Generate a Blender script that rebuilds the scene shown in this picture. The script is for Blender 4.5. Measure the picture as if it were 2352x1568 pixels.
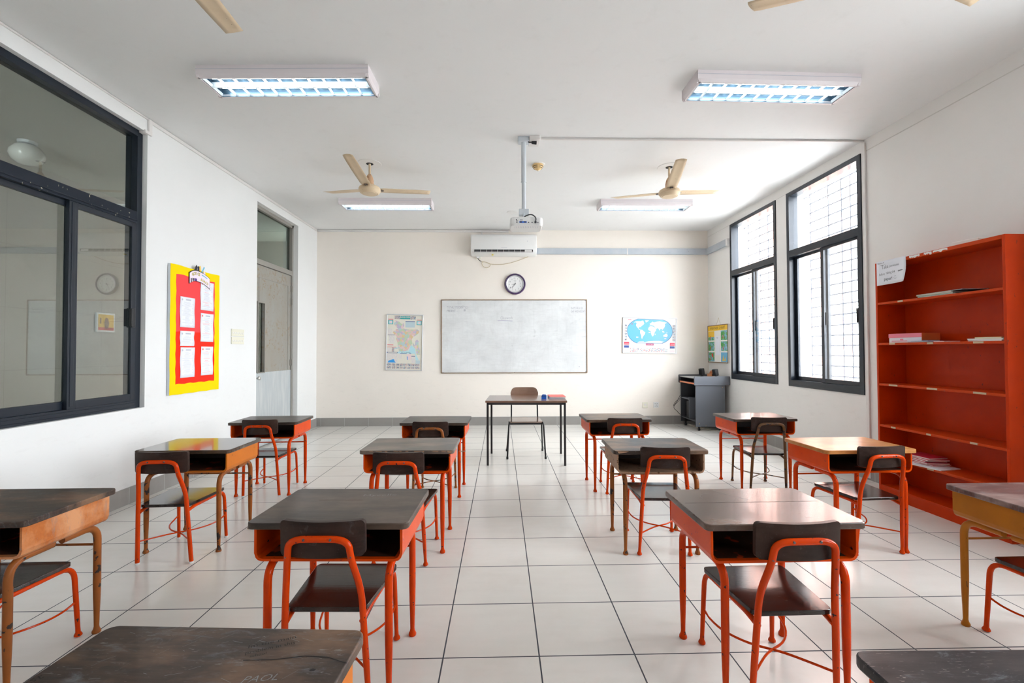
import bpy, bmesh, math, random
from mathutils import Vector, Matrix
random.seed(7)
for o in list(bpy.data.objects): bpy.data.objects.remove(o)
S = bpy.context.scene
COL = S.collection
R = math.radians

# ------------------------------------------------------------------ camera
EYE = 1.38
cd = bpy.data.cameras.new('camera'); cam = bpy.data.objects.new('camera', cd); COL.objects.link(cam)
cd.sensor_width = 36; cd.lens = 1050.7/2352*36; cd.clip_start = .05; cd.clip_end = 200
cam.matrix_world = Matrix.Translation((0, 0, EYE)) @ Matrix.Rotation(-.0244, 4, 'Z') @ Matrix.Rotation(math.pi/2+.0191, 4, 'X') @ Matrix.Rotation(-.0033, 4, 'Z')
S.camera = cam
# ------------------------------------------------------------------ exposure
vs = S.view_settings
vs.view_transform = 'Standard'; vs.look = 'None'; vs.gamma = 1; vs.use_curve_mapping = False
vs.exposure = 0.72
# ------------------------------------------------------------------ sky, daylight and corridor fill lamp
SKY = 19
w = bpy.data.worlds.new('sky'); S.world = w; w.use_nodes = True
bg = w.node_tree.nodes['Background']; bg.inputs[0].default_value = (.93, .965, 1, 1); bg.inputs[1].default_value = SKY
S.cycles.max_bounces = 10; S.cycles.diffuse_bounces = 6; S.cycles.transparent_max_bounces = 16
S.cycles.sample_clamp_indirect = 6
# room: x to the right, y away from the camera, z up
XL, XR, YB, YF, ZC = -3.379, 3.893, 8.473, -3.4, 3.614
WIN_R = [(4.806, 6.092), (6.338, 7.628)]           # the two windows in view
WIN_R2 = [(1.3, 2.6), (-1.2, -.1)]  # unseen windows added out of frame, placed for the light they let in
ZW0, ZW1 = .888, 3.49
def portal(y0, y1):
    l = bpy.data.lights.new('window_daylight', 'AREA'); l.shape = 'RECTANGLE'; l.size = y1-y0; l.size_y = ZW1-ZW0
    l.cycles.is_portal = True
    o = bpy.data.objects.new('window_daylight', l); COL.objects.link(o)
    o.matrix_world = Matrix.Translation((XR+.3, (y0+y1)/2, (ZW0+ZW1)/2)) @ Matrix.Rotation(-math.pi/2, 4, 'Z') @ Matrix.Rotation(-math.pi/2, 4, 'X')
for a in WIN_R+WIN_R2: portal(*a)
def add_corridor_fill():  # unseen area lamp added at the corridor's near end to brighten it
    l = bpy.data.lights.new('corridor_fill', 'AREA'); l.shape = 'RECTANGLE'; l.size = 1.6; l.size_y = 2.2; l.energy = 9
    o = bpy.data.objects.new('corridor_fill', l); COL.objects.link(o)
    o.matrix_world = Matrix.Translation((-4.7, -3.3, 1.9)) @ Matrix.Rotation(math.pi/2, 4, 'X')
add_corridor_fill()

# ------------------------------------------------------------------ materials
def newmat(name):
    m = bpy.data.materials.new(name); m.use_nodes = True
    return m, m.node_tree, m.node_tree.nodes['Principled BSDF']
def N(t, kind, **kw):
    n = t.nodes.new('ShaderNode'+kind)
    for k, v in kw.items():
        if hasattr(n, k): setattr(n, k, v)
        else: n.inputs[k.replace('_', ' ')].default_value = v
    return n
def c4(c): return (c[0], c[1], c[2], 1)
def srgb(r, g, b):
    f = lambda v: (v/255/12.92) if v/255 <= .04045 else ((v/255+.055)/1.055)**2.4
    return (f(r), f(g), f(b))
def plain(name, col, rough=.5, metal=0, coat=0, spec=.5):
    m, t, p = newmat(name)
    p.inputs['Base Color'].default_value = c4(col); p.inputs['Roughness'].default_value = rough
    p.inputs['Metallic'].default_value = metal; p.inputs['Coat Weight'].default_value = coat
    p.inputs['Coat Roughness'].default_value = .12; p.inputs['Specular IOR Level'].default_value = spec
    return m
def coords(t, scale=(1, 1, 1), kind='Object', rnd=True):
    tc = N(t, 'TexCoord'); mp = N(t, 'Mapping'); mp.inputs['Scale'].default_value = scale
    t.links.new(tc.outputs[kind], mp.inputs['Vector'])
    if rnd:
        oi = N(t, 'ObjectInfo'); mu = N(t, 'Math', operation='MULTIPLY'); mu.inputs[1].default_value = 37
        t.links.new(oi.outputs['Random'], mu.inputs[0])
        cb = N(t, 'CombineXYZ')
        for i in range(3): t.links.new(mu.outputs[0], cb.inputs[i])
        ad = N(t, 'VectorMath', operation='ADD'); t.links.new(mp.outputs[0], ad.inputs[0]); t.links.new(cb.outputs[0], ad.inputs[1])
        return ad.outputs[0]
    return mp.outputs[0]
def noise(t, vec, scale, detail=4, rough=.55, dist=0):
    n = N(t, 'TexNoise'); n.inputs['Scale'].default_value = scale; n.inputs['Detail'].default_value = detail
    n.inputs['Roughness'].default_value = rough; n.inputs['Distortion'].default_value = dist
    t.links.new(vec, n.inputs['Vector']); return n.outputs['Fac']
def ramp(t, fac, stops, interp='LINEAR'):
    r = N(t, 'ValToRGB'); r.color_ramp.interpolation = interp
    e = r.color_ramp.elements
    while len(e) < len(stops): e.new(.5)
    for i, (p, c) in enumerate(stops):
        e[i].position = p; e[i].color = c4(c) if not isinstance(c, (int, float)) else (c, c, c, 1)
    t.links.new(fac, r.inputs[0]); return r.outputs[0]
def mix(t, fac, a, b, mode='MIX'):
    m = N(t, 'MixRGB', blend_type=mode)
    for i, v in ((0, fac), (1, a), (2, b)):
        if hasattr(v, 'is_linked'): t.links.new(v, m.inputs[i])
        elif isinstance(v, (int, float)): m.inputs[i].default_value = v
        else: m.inputs[i].default_value = c4(v)
    return m.outputs[0]
def bump(t, p, h, strength=.2, dist=.002):
    b = N(t, 'Bump'); b.inputs['Strength'].default_value = strength; b.inputs['Distance'].default_value = dist
    t.links.new(h, b.inputs['Height']); t.links.new(b.outputs[0], p.inputs['Normal'])
def wood(name, dark, mid, light, rough=(.28, .5), scratch=.25, coat=.3, grain=(1.2, 14, 14), spec=.28):
    m, t, p = newmat(name)
    v = coords(t, grain)
    g = noise(t, v, 5, 6, .6, .5)
    v2 = coords(t, (1, 2.2, 2))
    b = noise(t, v2, 3.2, 5, .6)
    col = mix(t, ramp(t, g, [(.3, 0), (.72, 1)]), dark, mid)
    col = mix(t, ramp(t, b, [(.44, 0), (.66, 1)]), col, light)
    v3 = coords(t, (3, 24, 3)); s = noise(t, v3, 9, 3, .5, 1.5)
    sc = ramp(t, s, [(.66, 0), (.70, scratch)])
    col = mix(t, sc, col, (.22, .2, .19))
    s2 = noise(t, coords(t, (2, 7, 2)), 4, 8, .75, .6)
    col = mix(t, ramp(t, s2, [(.55, 0), (.70, scratch*.9)]), col, (.15, .17, .19))
    t.links.new(col, p.inputs['Base Color'])
    p.inputs['Roughness'].default_value = (rough[0]+rough[1])/2
    p.inputs['Coat Weight'].default_value = coat; p.inputs['Coat Roughness'].default_value = .06; p.inputs['Specular IOR Level'].default_value = spec
    bump(t, p, g, .12, .002)
    return m
def chipped(name, col, var, chip, lo=.66, rough=.32, scale=28):
    m, t, p = newmat(name)
    v = coords(t, (1, 1, 1)); a = noise(t, v, 6, 4); b = noise(t, v, scale, 3, .5); c = noise(t, coords(t, (1, 1, .35)), 60, 2)
    base = mix(t, ramp(t, a, [(.35, 0), (.75, 1)]), col, var)
    k = ramp(t, b, [(lo, 0), (lo+.02, 1)])
    k2 = ramp(t, c, [(.72, 0), (.74, .8)])
    base = mix(t, k, base, chip); base = mix(t, k2, base, chip)
    t.links.new(base, p.inputs['Base Color'])
    p.inputs['Roughness'].default_value = rough; p.inputs['Specular IOR Level'].default_value = .16
    return m
def plaster(name, col, dirt=(.5, .47, .42), amount=.12, low=True):
    m, t, p = newmat(name)
    v = coords(t, (1, 1, 1), rnd=False)
    a = noise(t, v, 1.1, 6, .65); b = noise(t, coords(t, (3, 3, 9), rnd=False), 2.2, 5, .7)
    col1 = mix(t, ramp(t, a, [(.35, 0), (.8, amount)]), col, dirt)
    k = ramp(t, b, [(.56, 0), (.78, amount*1.4)])
    if low:
        sp = N(t, 'SeparateXYZ'); tc = N(t, 'TexCoord'); t.links.new(tc.outputs['Object'], sp.inputs[0])
        mr = N(t, 'MapRange'); mr.inputs['From Min'].default_value = .35; mr.inputs['From Max'].default_value = 1.5
        mr.inputs['To Min'].default_value = 1; mr.inputs['To Max'].default_value = .15
        t.links.new(sp.outputs[2], mr.inputs[0]); mm = N(t, 'Math', operation='MULTIPLY')
        t.links.new(k, mm.inputs[0]); t.links.new(mr.outputs[0], mm.inputs[1]); k = mm.outputs[0]
    col1 = mix(t, k, col1, (.33, .3, .27))
    t.links.new(col1, p.inputs['Base Color']); p.inputs['Roughness'].default_value = .75
    p.inputs['Specular IOR Level'].default_value = .25
    bump(t, p, noise(t, v, 60, 3), .05, .001)
    return m
def tiled(name, col, grout, x0, y0, sx, sy, g, rough, axes=(0, 1), var=.05):
    m, t, p = newmat(name)
    tc = N(t, 'TexCoord'); sp = N(t, 'SeparateXYZ'); t.links.new(tc.outputs['Object'], sp.inputs[0])
    def line(ax, o0, s):
        a = N(t, 'Math', operation='SUBTRACT'); a.inputs[1].default_value = o0; t.links.new(sp.outputs[ax], a.inputs[0])
        d = N(t, 'Math', operation='DIVIDE'); d.inputs[1].default_value = s; t.links.new(a.outputs[0], d.inputs[0])
        fr = N(t, 'Math', operation='FRACT'); t.links.new(d.outputs[0], fr.inputs[0])
        fl = N(t, 'Math', operation='FLOOR'); t.links.new(d.outputs[0], fl.inputs[0])
        s1 = N(t, 'Math', operation='SUBTRACT'); s1.inputs[1].default_value = .5; t.links.new(fr.outputs[0], s1.inputs[0])
        ab = N(t, 'Math', operation='ABSOLUTE'); t.links.new(s1.outputs[0], ab.inputs[0])
        gt = N(t, 'Math', operation='GREATER_THAN'); gt.inputs[1].default_value = .5-g/s/2; t.links.new(ab.outputs[0], gt.inputs[0])
        return gt.outputs[0], fl.outputs[0]
    gx, fx = line(axes[0], x0, sx); gy, fy = line(axes[1], y0, sy)
    mx = N(t, 'Math', operation='MAXIMUM'); t.links.new(gx, mx.inputs[0]); t.links.new(gy, mx.inputs[1])
    cb = N(t, 'CombineXYZ'); t.links.new(fx, cb.inputs[0]); t.links.new(fy, cb.inputs[1])
    wn = N(t, 'TexWhiteNoise'); t.links.new(cb.outputs[0], wn.inputs[0])
    dk = tuple(c*(1-var*1.6) for c in col)
    v = coords(t, (1, 5, 1), rnd=False)
    st = noise(t, v, 3.5, 5, .6); st2 = noise(t, coords(t, (1, 1, 1), rnd=False), 2.3, 5, .7)
    base = mix(t, ramp(t, st, [(.35, 0), (.75, .55)]), col, dk)
    base = mix(t, ramp(t, st2, [(.5, 0), (.8, .5)]), base, tuple(a*b for a, b in zip(col, (.87, .83, .79))))
    base = mix(t, ramp(t, wn.outputs[0], [(0, 0), (1, .35)]), base, dk)
    t.links.new(mix(t, mx.outputs[0], base, grout), p.inputs['Base Color'])
    ra = N(t, 'MapRange'); ra.inputs['To Min'].default_value = rough; ra.inputs['To Max'].default_value = .8
    t.links.new(mx.outputs[0], ra.inputs[0]); t.links.new(ra.outputs[0], p.inputs['Roughness'])
    bb = N(t, 'Bump'); bb.invert = True; bb.inputs['Strength'].default_value = .3; bb.inputs['Distance'].default_value = .001
    t.links.new(mx.outputs[0], bb.inputs['Height']); t.links.new(bb.outputs[0], p.inputs['Normal'])
    return m
def glass(name, tint=(1, 1, 1), ior=1.5, haze=0):
    m = bpy.data.materials.new(name); m.use_nodes = True; t = m.node_tree; t.nodes.clear()
    out = N(t, 'OutputMaterial'); tr = N(t, 'BsdfTransparent'); tr.inputs[0].default_value = c4(tint)
    gl = N(t, 'BsdfGlossy'); gl.inputs['Roughness'].default_value = .012; gl.inputs[0].default_value = (1, 1, 1, 1)
    fr = N(t, 'Fresnel'); ge = N(t, 'NewGeometry'); mr = N(t, 'MapRange'); mr.inputs['To Min'].default_value = ior; mr.inputs['To Max'].default_value = 1/ior
    t.links.new(ge.outputs['Backfacing'], mr.inputs[0]); t.links.new(mr.outputs[0], fr.inputs[0]); mx = N(t, 'MixShader')
    t.links.new(fr.outputs[0], mx.inputs[0]); t.links.new(tr.outputs[0], mx.inputs[1]); t.links.new(gl.outputs[0], mx.inputs[2])
    last = mx.outputs[0]
    if haze:
        df = N(t, 'BsdfDiffuse'); df.inputs[0].default_value = (.8, .8, .8, 1); m2 = N(t, 'MixShader'); m2.inputs[0].default_value = haze
        t.links.new(last, m2.inputs[1]); t.links.new(df.outputs[0], m2.inputs[2]); last = m2.outputs[0]
    t.links.new(last, out.inputs[0]); return m
def emit(name, col, s):
    m = bpy.data.materials.new(name); m.use_nodes = True; t = m.node_tree; t.nodes.clear()
    out = N(t, 'OutputMaterial'); e = N(t, 'Emission'); e.inputs[0].default_value = c4(col); e.inputs[1].default_value = s
    t.links.new(e.outputs[0], out.inputs[0]); return m

M = {}
M['glass_d'] = glass('dark_door_glass', (.34, .38, .36), 1.45)
M['wall'] = plaster('cream_wall_paint', (.85, .795, .73))
M['wall_r'] = plaster('side_wall_paint', (.80, .785, .765))
M['wall_l'] = plaster('white_wall_paint', (.775, .778, .772), amount=.1)
M['ceil'] = plaster('ceiling_paint', (.82, .825, .825), amount=.05, low=False)
M['floor'] = tiled('floor_tiles', (.72, .697, .652), (.05, .055, .065), -.2633, 2.0868, .4328, .4328, .0066, .2)
M['base_b'] = tiled('skirting_tiles', (.30, .285, .27), (.5, .5, .5), -.2633, .155, .4328, 1, .004, .45, axes=(0, 2), var=.1)
M['base_s'] = tiled('skirting_tiles_side', (.30, .285, .27), (.5, .5, .5), 2.0868, .155, .4328, 1, .004, .45, axes=(1, 2), var=.1)
M['alu'] = plain('dark_window_aluminium', (.012, .017, .026), .3, 0, 0, .35)
M['alu_chip'] = chipped('worn_window_aluminium', (.012, .017, .026), (.016, .02, .03), (.6, .55, .4), .70, .35, 30)
M['glass'] = glass('window_glass', (.97, .98, .985), 1.45, .012)
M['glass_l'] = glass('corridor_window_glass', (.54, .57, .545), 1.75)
M['top'] = wood('dark_stained_desk_top', (.018, .012, .009), (.042, .029, .022), (.085, .058, .042), scratch=.18, coat=.15, spec=.25, rough=(.26, .4))
M['top_gloss'] = wood('glossy_dark_desk_top', (.022, .014, .010), (.05, .032, .022), (.10, .06, .035), (.10, .2), .2, .5)
M['top_worn'] = wood('worn_desk_top', (.020, .014, .012), (.060, .036, .024), (.17, .095, .055), (.3, .5), .6, .12)
M['top_grey'] = wood('faded_desk_top', (.07, .058, .05), (.11, .085, .068), (.18, .13, .10), (.3, .45), .2, .3)
M['top_scuff'] = wood('black_scuffed_desk_top', (.010, .010, .012), (.024, .022, .024), (.05, .045, .045), (.25, .4), 1.0, .05, spec=.2)
M['top_brown'] = wood('brown_desk_top', (.030, .019, .014), (.065, .038, .028), (.12, .075, .055), (.2, .34), .2, .15, spec=.4)
M['top_orange'] = wood('varnished_orange_desk_top', (.32, .11, .03), (.45, .17, .045), (.5, .24, .08), (.28, .36), .1, .0, spec=.15)
M['top_red'] = wood('reddish_worn_desk_top', (.06, .028, .024), (.12, .055, .045), (.25, .18, .16), (.35, .55), .8, .15)
M['seat'] = wood('dark_glossy_seat', (.010, .006, .005), (.022, .011, .009), (.04, .020, .015), (.07, .16), .15, .2, spec=.3)
M['back'] = wood('dark_backrest_wood', (.020, .012, .010), (.040, .024, .019), (.055, .032, .024), (.3, .42), .12, .0, spec=.14)
M['edge'] = plain('worn_board_edge', (.1, .06, .04), .6)
M['orange'] = chipped('red_orange_paint', (.66, .062, .001), (.56, .048, .001), (.03, .02, .02), .70, .24)
M['orange_leg'] = chipped('red_orange_tube_paint', (.60, .047, .001), (.46, .033, .001), (.03, .022, .02), .68, .18, 38)
M['tan'] = chipped('orange_tan_paint', (.54, .15, .012), (.46, .125, .012), (.08, .04, .02), .74)
M['tan_worn'] = wood('scratched_orange_board', (.36, .10, .018), (.46, .14, .03), (.56, .26, .12), (.35, .5), .7, .1)
M['ochre'] = chipped('ochre_brown_paint', (.40, .14, .010), (.32, .11, .010), (.05, .03, .02), .74)
M['brown'] = chipped('worn_brown_paint', (.16, .065, .02), (.10, .05, .025), (.03, .025, .025), .6, .35, 22)
M['brown_leg'] = chipped('brown_orange_tube_paint', (.30, .09, .018), (.18, .06, .018), (.035, .025, .022), .6, .33, 24)
M['box_brown'] = chipped('worn_tan_board', (.34, .21, .135), (.27, .16, .10), (.12, .06, .03), .62, .5, 40)
M['lining'] = chipped('scuffed_dark_lining', (.05, .018, .010), (.03, .012, .008), (.35, .04, .006), .62, .5, 9)
M['box_in'] = plain('dark_desk_inside', (.025, .015, .012), .5)
M['foot_dark'] = plain('bare_metal_foot', (.10, .085, .085), .35, .6)
M['cap'] = plain('white_plastic_cap', (.7, .7, .68), .5)
M['screw'] = plain('steel_screw', (.12, .1, .09), .35, .8)
M['black'] = plain('black_metal', (.012, .012, .014), .4)
M['black_pl'] = plain('black_plastic', (.014, .014, .017), .38)
M['dark_pl'] = plain('dark_gap', (.004, .004, .005), .7)
M['lam'] = wood('brown_laminate', (.17, .095, .065), (.21, .12, .08), (.25, .15, .105), (.16, .2), .0, .35, (1, 10, 10))
M['chrome'] = plain('polished_steel', (.75, .74, .72), .18, 1)
M['white_pl'] = plain('white_plastic', (.78, .78, .77), .35)
M['cream_pl'] = plain('cream_plastic', (.74, .72, .60), .4)
M['trunk'] = plain('white_cable_trunking', (.72, .70, .68), .45)
M['trunk_g'] = chipped('pale_grey_trunking', (.42, .46, .51), (.48, .51, .54), (.3, .28, .27), .7, .5, 30)
M['grey_pole'] = plain('pale_grey_metal', (.58, .62, .66), .35, .1)
M['fan'] = chipped('aged_cream_enamel', (.66, .53, .37), (.58, .45, .30), (.12, .07, .05), .76, .4, 30)
M['fan_rust'] = chipped('aged_cream_enamel_rusted', (.58, .40, .25), (.50, .28, .17), (.25, .08, .05), .62, .5, 40)
M['det'] = plain('yellowed_plastic', (.74, .52, .24), .4)
M['lamp_h'] = plain('fixture_enamel', (.74, .69, .71), .4)
M['mirror'] = plain('fixture_reflector', (.12, .20, .27), .3, .6)
M['louver'] = plain('white_louvre', (.80, .85, .86), .35, .0)
M['tube'] = emit('lit_fluorescent_tube', (.88, .95, 1), 8)
M['shelf'] = chipped('red_bookcase_paint', (.52, .037, .001), (.44, .030, .001), (.10, .03, .02), .76, .34, 26)
M['shelf_edge'] = chipped('red_bookcase_edge_paint', (.54, .052, .004), (.46, .042, .004), (.25, .17, .12), .70, .4, 36)
M['paper'] = plain('white_paper', (.80, .82, .88), .8)
M['paper_w'] = plain('warm_white_paper', (.82, .81, .77), .8)
M['paper_y'] = plain('yellow_border_paper', (.86, .63, .0), .7, spec=.1)
M['paper_r'] = plain('red_card', (.86, .025, .010), .7, spec=.15)
M['paper_p'] = plain('pinkish_red_card', (.84, .065, .07), .7, spec=.15)
M['ink'] = plain('black_ink', (.02, .02, .035), .6)
M['ink_f'] = plain('faint_ink', (.50, .51, .58), .7)
M['ink_r'] = plain('red_ink', (.75, .16, .16), .7)
M['ink_b'] = plain('blue_ink', (.05, .10, .35), .6)
M['label'] = plain('yellowed_label', (.55, .45, .30), .7)
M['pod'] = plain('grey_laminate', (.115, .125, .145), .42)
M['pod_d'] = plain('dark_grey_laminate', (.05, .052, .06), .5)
M['pod_o'] = plain('orange_edge', (.62, .17, .06), .4)
M['brasspin'] = plain('brass_screw', (.6, .4, .12), .3, 1)
M['purple'] = plain('purple_rim', (.045, .016, .085), .3, 0, .4)
M['silver'] = plain('silver_ring', (.62, .62, .66), .3, .7)
M['face'] = plain('clock_face', (.80, .80, .80), .4)
M['blue'] = plain('blue_plastic', (.01, .13, .62), .4)
M['bluefelt'] = plain('dark_blue_felt', (.01, .07, .28), .8)
M['redbook'] = plain('coral_red_cover', (.85, .13, .10), .45)
M['green'] = plain('green_cover', (.04, .26, .16), .5)
M['pink'] = plain('pink_card', (.80, .22, .30), .6)
M['magenta'] = plain('crimson_cover', (.55, .02, .06), .5)
M['boxor'] = plain('orange_card_end', (.62, .13, .03), .5)
M['purp_p'] = plain('purple_paper', (.09, .04, .25), .6)
M['yel'] = plain('yellow_cover', (.75, .6, .08), .5)
M['doorg'] = None
M['frame_g'] = plain('grey_door_frame', (.26, .245, .22), .45)
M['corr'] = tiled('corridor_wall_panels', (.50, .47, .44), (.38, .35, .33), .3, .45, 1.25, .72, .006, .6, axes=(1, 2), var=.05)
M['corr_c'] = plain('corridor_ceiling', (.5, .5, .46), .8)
M['globe'] = plain('opal_glass_globe', (.8, .8, .8), .15, 0, .5)
M['brown_fr'] = plain('brown_wood_frame', (.22, .12, .05), .45)
M['wb_fr'] = plain('bronze_frame', (.25, .16, .09), .4, .4)
M['alu_fr'] = plain('silver_frame', (.66, .68, .72), .3, .6)
M['map_paper'] = plain('laminated_map_paper', (.74, .71, .62), .3, 0, .3)
M['map_paper2'] = plain('laminated_world_map_paper', (.72, .71, .68), .25, 0, .4)
M['sea'] = plain('map_sea_blue', (.13, .44, .64), .28, 0, .3)
M['sea_l'] = plain('map_pale_sea', (.45, .70, .76), .3)
M['land'] = plain('map_land', (.68, .64, .63), .3)
M['navy'] = plain('map_navy', (.04, .08, .28), .4)
M['teal'] = plain('map_teal', (.02, .33, .34), .4)
M['mapred'] = plain('map_red', (.72, .05, .10), .4)
M['wine'] = plain('map_wine', (.45, .03, .15), .4)
M['mapblue'] = plain('map_blue', (.02, .28, .68), .4)
M['map_grey'] = plain('map_grey_blue', (.48, .60, .64), .4)
M['pink_l'] = plain('map_pale_pink', (.80, .62, .64), .4)
M['leaf'] = plain('painted_green', (.05, .30, .05), .5)
M['skyp'] = plain('painted_blue', (.12, .38, .60), .5)
M['yelp'] = plain('painted_yellow', (.85, .52, .02), .5)
M['redp'] = plain('painted_red', (.65, .06, .03), .5)
M['banner'] = plain('pale_pink_banner', (.83, .72, .82), .6)
M['brick'] = None

def special():
    m, t, p = newmat('brick_wall'); v = coords(t, (1, 1, 1), rnd=False)
    sp = N(t, 'SeparateXYZ'); t.links.new(v, sp.inputs[0]); cb = N(t, 'CombineXYZ'); t.links.new(sp.outputs[1], cb.inputs[0]); t.links.new(sp.outputs[2], cb.inputs[1])
    b = N(t, 'TexBrick'); t.links.new(cb.outputs[0], b.inputs['Vector']); b.inputs['Scale'].default_value = 1
    b.inputs['Brick Width'].default_value = .25; b.inputs['Row Height'].default_value = .08; b.inputs['Mortar Size'].default_value = .006
    b.inputs['Color1'].default_value = (.62, .28, .2, 1); b.inputs['Color2'].default_value = (.55, .25, .18, 1); b.inputs['Mortar'].default_value = (.6, .55, .5, 1)
    t.links.new(b.outputs[0], p.inputs['Base Color']); M['brick'] = m
    # painted metal door with rust stains in the upper panel
    m, t, p = newmat('grey_door_paint'); v = coords(t, (1, 1, 1), rnd=False)
    a = noise(t, v, 20, 5, .7); b2 = noise(t, v, 2.2, 4, .6); c = noise(t, coords(t, (1, 1, .25), rnd=False), 5, 4, .6)
    col = mix(t, ramp(t, c, [(.35, 0), (.75, .7)]), (.29, .285, .265), (.27, .235, .185))
    mm = N(t, 'Math', operation='MULTIPLY'); t.links.new(ramp(t, a, [(.52, 0), (.62, 1)]), mm.inputs[0]); t.links.new(ramp(t, b2, [(.42, 0), (.6, .8)]), mm.inputs[1])
    col = mix(t, mm.outputs[0], col, (.24, .15, .06)); t.links.new(col, p.inputs['Base Color']); p.inputs['Roughness'].default_value = .45; M['doorg'] = m
    m, t, p = newmat('pale_steel_kick_plate'); v = coords(t, (6, 6, .6), rnd=False)
    t.links.new(mix(t, ramp(t, noise(t, v, 4, 4), [(.4, 0), (.75, 1)]), (.47, .51, .53), (.60, .62, .62)), p.inputs['Base Color']); p.inputs['Roughness'].default_value = .35; p.inputs['Metallic'].default_value = .2; M['kick'] = m
    # whiteboard with wiped marker smears
    m, t, p = newmat('smeared_whiteboard'); v = coords(t, (1, 1, 1.3), rnd=False)
    a = noise(t, v, 1.6, 8, .68, .4); b3 = noise(t, coords(t, (1.2, 1, 9), rnd=False), 3.5, 5, .7); c = noise(t, v, 4.2, 4, .5, .8); e = noise(t, coords(t, (9, 1, 1.2), rnd=False), 2.6, 5, .7)
    col = mix(t, ramp(t, a, [(.36, 0), (.66, .55)]), (.76, .775, .78), (.52, .53, .535))
    col = mix(t, ramp(t, b3, [(.5, 0), (.8, .3)]), col, (.4, .4, .4))
    col = mix(t, ramp(t, e, [(.52, 0), (.85, .3)]), col, (.42, .42, .42))
    col = mix(t, ramp(t, c, [(.68, 0), (.8, .4)]), col, (.28, .28, .29))
    t.links.new(col, p.inputs['Base Color']); p.inputs['Roughness'].default_value = .3; M['wb'] = m
    # districts of a map
    m, t, p = newmat('map_districts'); v = coords(t, (1, 1, 1), rnd=False)
    vo = N(t, 'TexVoronoi'); vo.inputs['Scale'].default_value = 24; t.links.new(v, vo.inputs['Vector'])
    sp = N(t, 'SeparateColor'); t.links.new(vo.outputs['Color'], sp.inputs[0])
    col = ramp(t, sp.outputs[0], [(0, (.72, .50, .48)), (.2, (.48, .62, .42)), (.38, (.70, .52, .28)), (.55, (.50, .45, .60)), (.72, (.42, .60, .60)), (.88, (.74, .56, .56))], 'CONSTANT')
    nn = noise(t, v, 90, 3); col = mix(t, ramp(t, nn, [(.4, 0), (.7, .35)]), col, (.6, .5, .45))
    t.links.new(col, p.inputs['Base Color']); p.inputs['Roughness'].default_value = .35; M['districts'] = m
    # small colour photographs printed on the charts
    m, t, p = newmat('printed_pictures'); v = coords(t, (1, 1, 1), rnd=False)
    col = ramp(t, noise(t, v, 55, 3, .6), [(.35, (.05, .06, .10)), (.45, (.25, .35, .45)), (.52, (.55, .55, .55)), (.6, (.45, .2, .15)), (.7, (.75, .75, .78))])
    t.links.new(col, p.inputs['Base Color']); p.inputs['Roughness'].default_value = .4; M['pics'] = m
    # painted weather pictures
    m, t, p = newmat('painted_weather_scene'); v = coords(t, (1, 1, 1), rnd=False)
    col = ramp(t, noise(t, v, 22, 3, .6, .5), [(.38, (.03, .22, .04)), (.48, (.10, .42, .08)), (.54, (.12, .35, .55)), (.62, (.30, .52, .68)), (.7, (.05, .12, .25))])
    t.links.new(col, p.inputs['Base Color']); p.inputs['Roughness'].default_value = .4; M['scene'] = m
    m, t, p = newmat('map_fine_print'); v = coords(t, (1, 1, 4), rnd=False)
    col = ramp(t, noise(t, v, 70, 2, .5), [(.45, (.76, .73, .68)), (.6, (.60, .56, .58)), (.7, (.70, .55, .56))])
    t.links.new(col, p.inputs['Base Color']); p.inputs['Roughness'].default_value = .4; M['print'] = m
special()

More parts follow.
